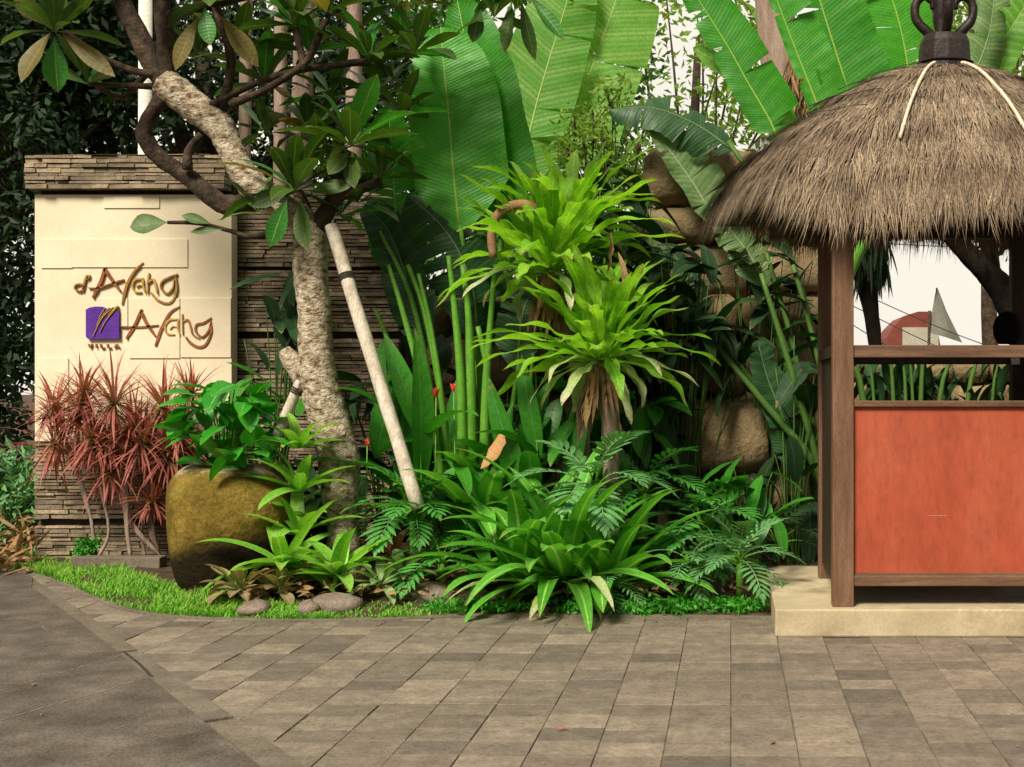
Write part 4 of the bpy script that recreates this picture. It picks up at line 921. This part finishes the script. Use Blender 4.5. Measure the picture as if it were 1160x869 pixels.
# ---- banana plants behind the wall
Yc=12.6
bplant('banana plant with two huge light backlit leaves rising over the wall',V(zx(610,Yc),Yc,-.05),[
 (PP(Yc,(590,215),(600,150),(620,75),(640,10),(655,-50),dy=.02),1.05,'bananalight',dict(N=(.1,-1,-.1),fold=.1,tears=4,sag=.05,left=.85,right=.75)),
 (PP(Yc+.25,(624,215),(645,150),(676,62),(698,0),(712,-50),dy=.02),1.15,'bananalight',dict(N=(-.1,-1,-.1),fold=.08,tears=5,sag=.05,left=.8,right=.95)),
],[SK(Yc,(600,800,9),(596,500,8),(590,300,6),(590,210,4)),SK(Yc+.2,(612,800,9),(612,500,8),(612,320,6),(625,210,4))])
bplant('banana plant with a broken pale leaf hanging over the wall top',V(zx(900,11.2),11.2,.15),[
 (PP(11.3,(815,262),(790,215),(762,175),(735,142)),.62,'bananagrey',dict(N=(.2,-1,.3),fold=.1,tears=2,sag=.2,left=.35,right=1.05)),
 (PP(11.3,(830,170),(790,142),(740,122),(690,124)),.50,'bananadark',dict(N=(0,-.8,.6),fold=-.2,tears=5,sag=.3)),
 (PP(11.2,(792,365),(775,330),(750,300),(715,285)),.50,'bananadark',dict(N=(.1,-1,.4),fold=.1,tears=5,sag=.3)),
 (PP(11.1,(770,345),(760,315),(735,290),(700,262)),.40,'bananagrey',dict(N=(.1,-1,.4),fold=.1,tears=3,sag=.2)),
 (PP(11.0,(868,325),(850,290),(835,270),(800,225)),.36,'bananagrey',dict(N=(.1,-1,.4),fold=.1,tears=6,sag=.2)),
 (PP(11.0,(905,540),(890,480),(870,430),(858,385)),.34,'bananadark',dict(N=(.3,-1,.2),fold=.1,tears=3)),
],[SK(11.2,(935,560,5),(900,500,4.5),(850,430,4),(800,375,3.5),(780,345,2.5)),SK(11.0,(935,560,4),(915,460,4),(885,380,3),(862,318,2)),SK(11.05,(940,540,3.5),(912,450,3.5),(890,360,3),(866,280,2.5)),
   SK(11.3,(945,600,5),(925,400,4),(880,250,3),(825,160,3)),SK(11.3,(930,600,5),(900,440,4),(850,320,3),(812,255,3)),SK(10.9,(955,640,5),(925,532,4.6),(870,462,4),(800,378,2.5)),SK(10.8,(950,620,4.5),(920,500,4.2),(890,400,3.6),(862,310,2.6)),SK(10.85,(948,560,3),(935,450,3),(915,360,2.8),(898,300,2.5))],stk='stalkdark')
Yd=12.9
bplant('banana plant with a fan of big glossy leaves behind the thatched roof',V(zx(915,Yd),Yd,-.05),[
 (PP(Yd,(884,165),(872,136),(848,95),(824,52),(790,-2),(765,-40)),.74,'banana',dict(N=(-.1,-1,.2),fold=.1,tears=4,sag=.2,left=.55,right=1.0)),
 (PP(Yd+.3,(900,160),(868,115),(830,80),(785,55)),.42,'bananalight',dict(N=(0,-.7,.5),fold=.2,tears=2)),
 (PP(Yd-.1,(940,160),(924,114),(902,58),(880,0),(862,-50)),.66,'banana',dict(N=(-.1,-1,.1),fold=.12,tears=2,sag=.1,left=.3,right=1.1)),
 (PP(Yd,(972,160),(960,102),(944,50),(927,-5),(912,-60)),1.0,'banana',dict(N=(.1,-1,.1),fold=.1,tears=3,sag=.08,left=.6,right=1.0)),
 (PP(Yd+.25,(1032,140),(1030,90),(1022,40),(1008,-10),(990,-60)),.85,'banana',dict(N=(.2,-1,.1),fold=.1,tears=3,sag=.08)),
 (PP(Yd,(1068,140),(1100,90),(1120,40),(1128,-20)),.6,'bananagrey',dict(N=(.2,-1,.1),fold=.3,tears=3,sag=.5)),
 (PP(Yd+.3,(1100,120),(1128,62),(1150,25),(1175,-15)),.5,'bananalight',dict(N=(.2,-1,.1),fold=.3,tears=4,sag=.3)),
],[SK(Yd,(900,760,9),(900,400,8),(900,220,6),(884,160,4)),SK(Yd,(915,760,9),(915,400,8),(925,230,5),(940,155,4)),SK(Yd,(925,760,9),(925,400,8),(950,220,5),(972,155,4)),
   SK(Yd+.2,(930,760,9),(932,400,8),(985,215,5),(1032,135,4)),SK(Yd+.1,(935,760,9),(937,400,8),(1010,215,5),(1068,135,4)),SK(Yd+.3,(890,760,9),(890,400,8),(890,240,5),(900,155,4)),SK(Yd+.3,(940,760,9),(938,380,8),(1020,222,5),(1100,115,4))])
# stalks between rails of booth
Ye=11.6
o=thing('ginger_clump',V(zx(1030,Ye),Ye,.0),'row of thick green stalks and leaves seen between the booth rails','plant')
mb=MB(); ml=MB()
for x0_,x1_,r in ((978,962,4),(1012,1008,2.5),(1026,1022,2.2),(1043,1046,3),(1064,1080,3),(1096,1110,3),(1124,1134,2),(1150,1160,2),(990,983,2),(1034,1030,2)):
    tube(mb,[(*P(x0_+rr(-6,6),600,Ye),r*Ye/FP),(*P(x0_,455,Ye),r*Ye/FP),(*P(x1_,398,Ye),r*.6*Ye/FP)],3,8)
    for k in range(26): leaf(ml,P(x0_+rr(-16,16),rr(430,560),Ye+rr(.05,.5)),(rr(-.5,.5),rr(-.4,.2),1),rr(.2,.42),.10,.9,8,.3,rr(-1,1),'lance')
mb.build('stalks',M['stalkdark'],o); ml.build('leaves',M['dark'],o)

# ---- right-hand understorey
gk='broad pointed leaf plants'
def broad(label,px,py,Y,n,Lpx,Wpx,mk,spread=(1,1),hang=.3):
    mb,ms=MB(),MB(); s=Y/FP; b=V(zx(px,Y),Y,.13)
    for i in range(n):
        x=px+rr(-55,55)*spread[0]; y=py+rr(-60,50)*spread[1]; c=P(x,y,Y+rr(-.25,.25)); L=Lpx*s*rr(.7,1.15)
        d=Vector((rr(-.9,.9),rr(-.8,-.1),rr(-.9,.8)-hang)); leaf(mb,c,d,L,Wpx*s*rr(.8,1.1),rr(.3,.9),8,.22,rr(-.5,.5),'lance',.04)
        tube(ms,[(b.x+rr(-.08,.08),b.y,.06,.007),(*(b.lerp(c,.6)+V(0,.05,.08)),.007),(*c,.004)],3,5)
    return plant('broad_leaf_plant',label,'plant',b,[('leaves',mb,mk),('stem',ms,'stalkdark')],gk)
broad('hanging pointed green leaves in front of the tan boulder',848,560,9.75,20,64,22,'heli',(.8,.8))
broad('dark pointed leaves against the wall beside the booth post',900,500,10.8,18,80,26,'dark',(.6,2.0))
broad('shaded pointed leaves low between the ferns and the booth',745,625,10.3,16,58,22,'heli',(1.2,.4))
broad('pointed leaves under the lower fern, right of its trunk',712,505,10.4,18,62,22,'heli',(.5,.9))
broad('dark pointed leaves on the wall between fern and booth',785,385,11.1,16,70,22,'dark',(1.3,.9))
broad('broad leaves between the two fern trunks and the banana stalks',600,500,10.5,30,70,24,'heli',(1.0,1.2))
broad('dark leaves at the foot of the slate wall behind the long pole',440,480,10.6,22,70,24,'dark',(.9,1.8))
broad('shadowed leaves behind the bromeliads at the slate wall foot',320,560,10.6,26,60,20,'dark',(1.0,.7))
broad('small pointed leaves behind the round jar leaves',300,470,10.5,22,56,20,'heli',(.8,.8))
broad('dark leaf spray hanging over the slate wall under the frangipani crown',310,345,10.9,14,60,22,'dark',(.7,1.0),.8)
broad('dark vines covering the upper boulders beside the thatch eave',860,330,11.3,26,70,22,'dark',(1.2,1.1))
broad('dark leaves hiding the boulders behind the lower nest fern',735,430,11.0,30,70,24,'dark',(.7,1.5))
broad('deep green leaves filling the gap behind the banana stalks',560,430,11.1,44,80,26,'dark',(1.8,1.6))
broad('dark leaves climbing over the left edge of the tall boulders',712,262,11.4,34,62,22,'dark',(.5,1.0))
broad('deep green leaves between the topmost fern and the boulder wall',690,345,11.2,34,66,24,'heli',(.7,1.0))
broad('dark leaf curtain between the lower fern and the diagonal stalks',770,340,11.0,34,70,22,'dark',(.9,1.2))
broad('pale green leaves just left of the large lily clump',520,560,9.9,18,66,22,'heli',(.9,.7))

# ---- feathery shrub over the wall
def cloud(mb,cs,n,size,rad,flat=1.0,asp=.45):
    """numpy leaf cloud: n folded leaf rhombi round each cluster centre"""
    C=np.repeat(np.array([tuple(c) for c in cs]),n,0); m=len(C); rad=np.repeat(np.array([rad]*len(cs)) if np.isscalar(rad) else np.array(rad),n)
    g=np.random.normal(size=(m,3)); g/=np.linalg.norm(g,axis=1)[:,None]; g*=(np.random.rand(m)**.45*rad)[:,None]; g[:,2]*=flat; p=C+g
    d=np.random.normal(size=(m,3)); d[:,2]-=.4; d/=np.linalg.norm(d,axis=1)[:,None]; s=np.cross(d,np.random.normal(size=(m,3))); s/=np.linalg.norm(s,axis=1)[:,None]; nn=np.cross(s,d)
    L=(size*(.6+.8*np.random.rand(m)))[:,None]; W=L*asp*.5
    a=p; b=p+d*L*.5+s*W+nn*W*.3; c=p+d*L-nn*L*.12; e=p+d*L*.5-s*W+nn*W*.3
    vs=np.stack([a,b,c,e],1).reshape(-1,3); o=len(mb.v); mb.v.extend(map(tuple,vs.tolist()))
    mb.f.extend([(o+4*i,o+4*i+1,o+4*i+2) for i in range(m)]); mb.f.extend([(o+4*i,o+4*i+2,o+4*i+3) for i in range(m)])
    mb.uv.extend([(.5,0),(1,.5),(.5,1),(0,.5)]*m); mb.r.extend(np.repeat(np.random.rand(m),4).tolist())
def tree(name,label,base,trunk,centers,n,size,rad,mk,bark='barkdark',group=None,flat=1,asp=.45):
    o=thing(name,base,label,'tree',group); mb=MB(); tube(mb,trunk,5,9,.05)
    top=Vector(trunk[-1][:3])
    for c in centers[::max(1,len(centers)//26)]:
        c=Vector(c); a=Vector(trunk[len(trunk)//2][:3]); m_=a.lerp(c,.5)+V(rr(-.2,.2),rr(-.2,.2),rr(0,.3)); tube(mb,[(*a,trunk[-1][3]*.7),(*m_,trunk[-1][3]*.4),(*c,.012)],3,5)
    mb.build('trunk',M[bark],o); mb=MB(); cloud(mb,centers,n,size,rad,flat,asp); mb.build('crown',M[mk],o); return o
def cc(n,x0,x1,y0,y1,Y0,Y1,f=None):
    o=[]
    while len(o)<n:
        x,y=rr(x0,x1),rr(y0,y1)
        if f and not f(x,y): continue
        o.append(P(x,y,rr(Y0,Y1)))
    return o
tree('feathery_shrub','feathery yellow-green shrub peeping above the upper fern',V(zx(660,12.3),12.3,-.05),[(*P(660,640,12.3),.03),(*P(662,300,12.3),.025),(*P(665,200,12.3),.015)],cc(46,625,735,95,250,11.9,12.4,lambda x,y:((x-680)/60)**2+((y-170)/80)**2<1),38,.085,.16,'treelight',asp=.35)

# ---- background trees
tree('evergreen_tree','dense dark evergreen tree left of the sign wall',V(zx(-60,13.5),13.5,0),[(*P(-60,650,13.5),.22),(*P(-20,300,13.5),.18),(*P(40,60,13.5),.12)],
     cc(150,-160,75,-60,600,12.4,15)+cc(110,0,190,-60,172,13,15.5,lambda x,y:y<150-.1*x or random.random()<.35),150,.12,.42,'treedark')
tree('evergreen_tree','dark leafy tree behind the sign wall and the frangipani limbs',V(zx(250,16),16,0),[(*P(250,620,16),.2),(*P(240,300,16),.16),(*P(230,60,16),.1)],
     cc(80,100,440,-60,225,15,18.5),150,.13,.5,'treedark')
tree('leafy_tree','mid green sparse tree behind the frangipani crown',V(zx(330,19),19,0),[(*P(330,600,19),.18),(*P(340,300,19),.14),(*P(340,40,19),.08)],
     cc(60,200,480,-60,220,18,21),60,.17,.6,'treemid')
tree('leafy_tree','airy light green tree against the sky between banana leaves and roof',V(zx(800,20),20,0),[(*P(770,590,20),.16),(*P(780,300,20),.12),(*P(790,60,20),.06)],
     cc(90,690,1000,-60,260,19,23),42,.17,.75,'treelight')
tree('leafy_tree','light green tree with dangling growth behind the finial, at the right',V(zx(1130,20),20,0),[(*P(1130,590,20),.16),(*P(1120,300,20),.12),(*P(1130,60,20),.06)],
     cc(60,1030,1230,-60,120,19,23),60,.17,.65,'treelight')
tree('leafy_tree','mid green tree standing behind the two backlit banana leaves',V(zx(560,18),18,0),[(*P(560,600,18),.16),(*P(560,300,18),.12),(*P(550,60,18),.06)],
     cc(55,430,720,-60,220,17,20)+cc(60,420,860,180,420,15,18),110,.16,.6,'treemid')
# pale trunks behind the wall
def bare(label,x0_,x1_,y1_,Y,r,mk='barkpink',name='palm_trunk'):
    o=thing(name,V(zx(x0_,Y),Y,-.05),label,'tree trunk','bare trunks rising behind the walls'); mb=MB()
    tube(mb,[(zx(x0_,Y),Y,-.06,r*1.1),(*P((x0_*2+x1_)/3,400,Y),r),(*P((x0_+x1_*2)/3,200,Y),r*.95),(*P(x1_,y1_,Y),r*.85)],4,12,.06); mb.build('trunk',M[mk],o)
bare('slim pinkish palm trunk behind the sign wall, left of the thicker pair',270,280,-60,14,.075)
bare('pinkish palm trunk between the slim one and the pale wide one',316,318,-60,14.2,.08)
bare('wide pale palm trunk just left of the tall banana leaves',332,346,-60,15,.14)
bare('short pale trunk behind the frangipani leaf tuft',398,402,-60,14.5,.10)
bare('very thick leaning pale trunk behind the banana fan, upper right',960,868,-80,15.5,.27)
mb=MB(); a=P(163,420,12.6); b_=P(165,-60,12.6); tube(mb,[(a.x,a.y,-.06,.07),(b_.x,b_.y,b_.z,.065)],1,12)
tag(mb.build('white_post',M['whitepost'],origin=(a.x,a.y,-.06)),'plain white post rising behind the sign wall','post')
# creepers, dead fronds on pale trunk
o=thing('hanging_creeper',P(905,60,15.1),'brown dead fronds hanging on the thick pale trunk','creeper'); mb=MB()
for _ in range(120): leaf(mb,P(rr(893,918),rr(60,110),15.1+rr(-.1,.1)),(rr(-.6,.6),rr(-.3,.1),-1),rr(.2,.5),.035,.2,4,.4,rr(-1,1),'lance',.2)
mb.build('dead_fronds',M['drybrown'],o)
# through the window: palm silhouette and big dark tree limb
o=thing('far_palm',V(zx(992,24),24,0),'dark drooping palm seen at the left of the booth window','palm'); mb=MB(); ml=MB()
tube(mb,[(*P(990,540,24),.16),(*P(993,420,24),.13),(*P(988,360,24),.15),(*P(980,300,24),.22),(*P(975,180,24),.2)],4,9,.1); mb.build('trunk',M['silhouettebark'],o)
for _ in range(520): leaf(ml,P(rr(962,1004),rr(225,300),24+rr(-.5,.5)),(rr(-.35,.35),rr(-.3,.3),-1),rr(.35,.9),.07,.2,4,.4,rr(-1,1),'needle')
ml.build('crown',M['treedark'],o)
o=thing('silhouette_tree',V(zx(1185,13.6),13.6,0),'big forked tree limb in dark silhouette crossing the right of the booth window','tree'); mb=MB()
def LB(*xyr): return [(*P(x,y,13.6),r*13.6/FP) for x,y,r in xyr]
tube(mb,LB((1180,640,26),(1178,480,24),(1172,400,20),(1150,352,18),(1128,320,15),(1108,298,13),(1082,272,11),(1058,235,10),(1040,190,9)),5,12,.06)
tube(mb,LB((1122,315,12),(1120,270,10),(1118,220,9)),4,10,.06); tube(mb,LB((1150,350,14),(1172,330,13),(1200,300,12)),4,10,.06)
mb.build('trunk',M['silhouettebark'],o)
ml=MB(); cloud(ml,[P(rr(1040,1200),rr(150,268),13.6+rr(-.6,.6)) for _ in range(16)],45,.14,.35); ml.build('crown',M['treedark'],o)

# ---- lawn strip, ground cover, litter
def edge_y(x):
    for a,b in zip(ES[:-1],ES[1:]):
        if a.x<=x<=b.x: return a.y+(b.y-a.y)*(x-a.x)/max(1e-6,b.x-a.x)
    return 99
mb=MB(); cnt=0
while cnt<17000:
    x=rr(ES[0].x,zx(505,8.6)); e=edge_y(x); px=828+x*FP/e; dep=.75 if px<230 else .36
    y=e+.0+dep*random.random()**1.3
    if px>330 and random.random()<.35: continue
    z=.012+(.15 if x>zx(235,9.5) else .05)*min(1,((y-e)/(12.2-e))*2.2)
    pat=math.sin(x*3.1)*math.cos(y*5.3+x)+math.sin(x*9+y*7)*.5
    if pat<-.45 and random.random()<.65: continue
    h=rr(.02,.07)*(1.25 if px<260 else .9)*(1+.3*pat); az=rr(0,6.28)
    d=V(math.cos(az)*.45,math.sin(az)*.45,1).normalized(); s=V(-math.sin(az),math.cos(az),0)*rr(.0025,.005); p=V(x,y,z-.01); q=p+d*h*.6; r=q+(d+V(math.cos(az)*.5,math.sin(az)*.5,-.3)).normalized()*h*.5
    mb.add([p-s,p+s,q+s*.8,q-s*.8,r],[(0,1,2,3),(3,2,4)],[(0,0),(1,0),(1,.6),(0,.6),(.5,1)],random.random()); cnt+=1
tag(mb.build('lawn_grass',M['grass']),'bright green grass strip along the curved bed edge','grass',kind='stuff')
mb=MB(); cs=[]
for _ in range(150):
    px=rr(640,865) if random.random()<.8 else rr(480,640); e=G(px,699); cs.append((e.x,e.y+rr(.02,.35),.035+rr(0,.04)))
cloud(mb,cs,34,.035,.075,.5,.6)
tag(mb.build('ground_cover',M['cover']),'low bright creeping ground cover along the paving edge','ground cover',kind='stuff')
mb=MB()
for _ in range(650):
    px=rr(-90,40); y=rr(10.6,12.6); leaf(mb,V(zx(px,y),y,.05+rr(0,.38)*max(0,min(1,(y-10.6)))*.9),(rr(-1,1),rr(-1,.3),rr(-.2,.7)),rr(.12,.32),rr(.02,.06),.4,4,.4,rr(-1,1),'lance',.3)
for _ in range(500):
    x=rr(zx(340,10),zx(880,10)); y=edge_y(min(x,.3))+rr(.25,1.8)
    if y>12: continue
    leaf(mb,V(x,y,.12+rr(0,.05)),(rr(-1,1),rr(-1,1),rr(-.1,.3)),rr(.06,.16),rr(.02,.05),.4,4,.4,rr(-1,1),'lance',.3)
tag(mb.build('leaf_litter',M['drybrown']),'brown dry leaf litter on the soil left of the sign wall and in the bed','leaf litter',kind='stuff')
mb=MB(); p=G(12,628); blob(mb,(p.x,p.y+.3,.12),(.2,.16,.11),.7,.9); tag(mb.build('pale_rock',M['prop'],origin=(p.x,p.y+.3,0)),'whitish rock among dry leaves at the left edge','rock')
o=thing('grey_shrub',V(zx(10,12),12,0),'grey-green shrub low at the left edge beside the wall corner','shrub'); mb=MB(); cloud(mb,[P(rr(-40,34),rr(510,600),12+rr(-.3,.3)) for _ in range(26)],70,.10,.2); mb.build('foliage',M['philog'],o)
ms=MB(); tube(ms,[(zx(10,12),12,-.05,.03),(*P(8,560,12),.02)],1,6); ms.build('stem',M['barkdark'],o)
# small tuft behind the planter kerb
c=P(98,636,10.8); mb=MB(); cloud(mb,[(c.x+rr(-.08,.08),c.y+rr(-.06,.06),.2+rr(-.03,.05)) for _ in range(8)],50,.05,.07); tag(mb.build('fern_tuft',M['cover'],origin=(c.x,c.y,.15)),'small bright green tuft behind the low planter kerb','fern')
# fallen leaves on the paving
for k,(x,y,a,mk,lab) in enumerate(((632,826,.5,'redflower','tiny red fallen leaf on the pavers'),(605,699,.1,'dryorange','orange dead leaf lying at the foot of the lily clump'),(873,842,1.2,'drybrown','pale brown fallen leaf on the pavers in front of the booth'),(37,776,2.0,'drybrown','dark dead leaf on the asphalt at the left'))):
    p=G(x,y,.012); mb=MB(); L=.10 if k==1 else .05; leaf(mb,p,(math.cos(a),math.sin(a),.1),L,L*.4,.5,5,.3,0,'lance',.2); tag(mb.build('fallen_leaf',M[mk],origin=p),lab,'fallen leaf','leaves fallen on the ground')
mb=MB()
for _ in range(150):
    px=rr(130,870); e=edge_y(G(px,700).x); y=(e if e<50 else 8.6)-abs(random.gauss(0,.16))-.05
    p=V(G(px,700).x,y,.008); a=rr(0,6.28); leaf(mb,p,(math.cos(a),math.sin(a),.1),rr(.012,.04),rr(.005,.012),.4,3,.3,0,'lance',.2)
for _ in range(90):
    p=G(rr(0,1160),rr(700,869),.008); a=rr(0,6.28); leaf(mb,p,(math.cos(a),math.sin(a),.1),rr(.008,.025),rr(.004,.01),.4,3,.3,0,'lance',.2)
tag(mb.build('leaf_crumbs',M['drybrown']),'tiny dry crumbs of leaf scattered on the paving near the bed','leaf litter',kind='stuff')
print('verts',sum(len(o.data.vertices) for o in sc.objects if o.type=='MESH'))
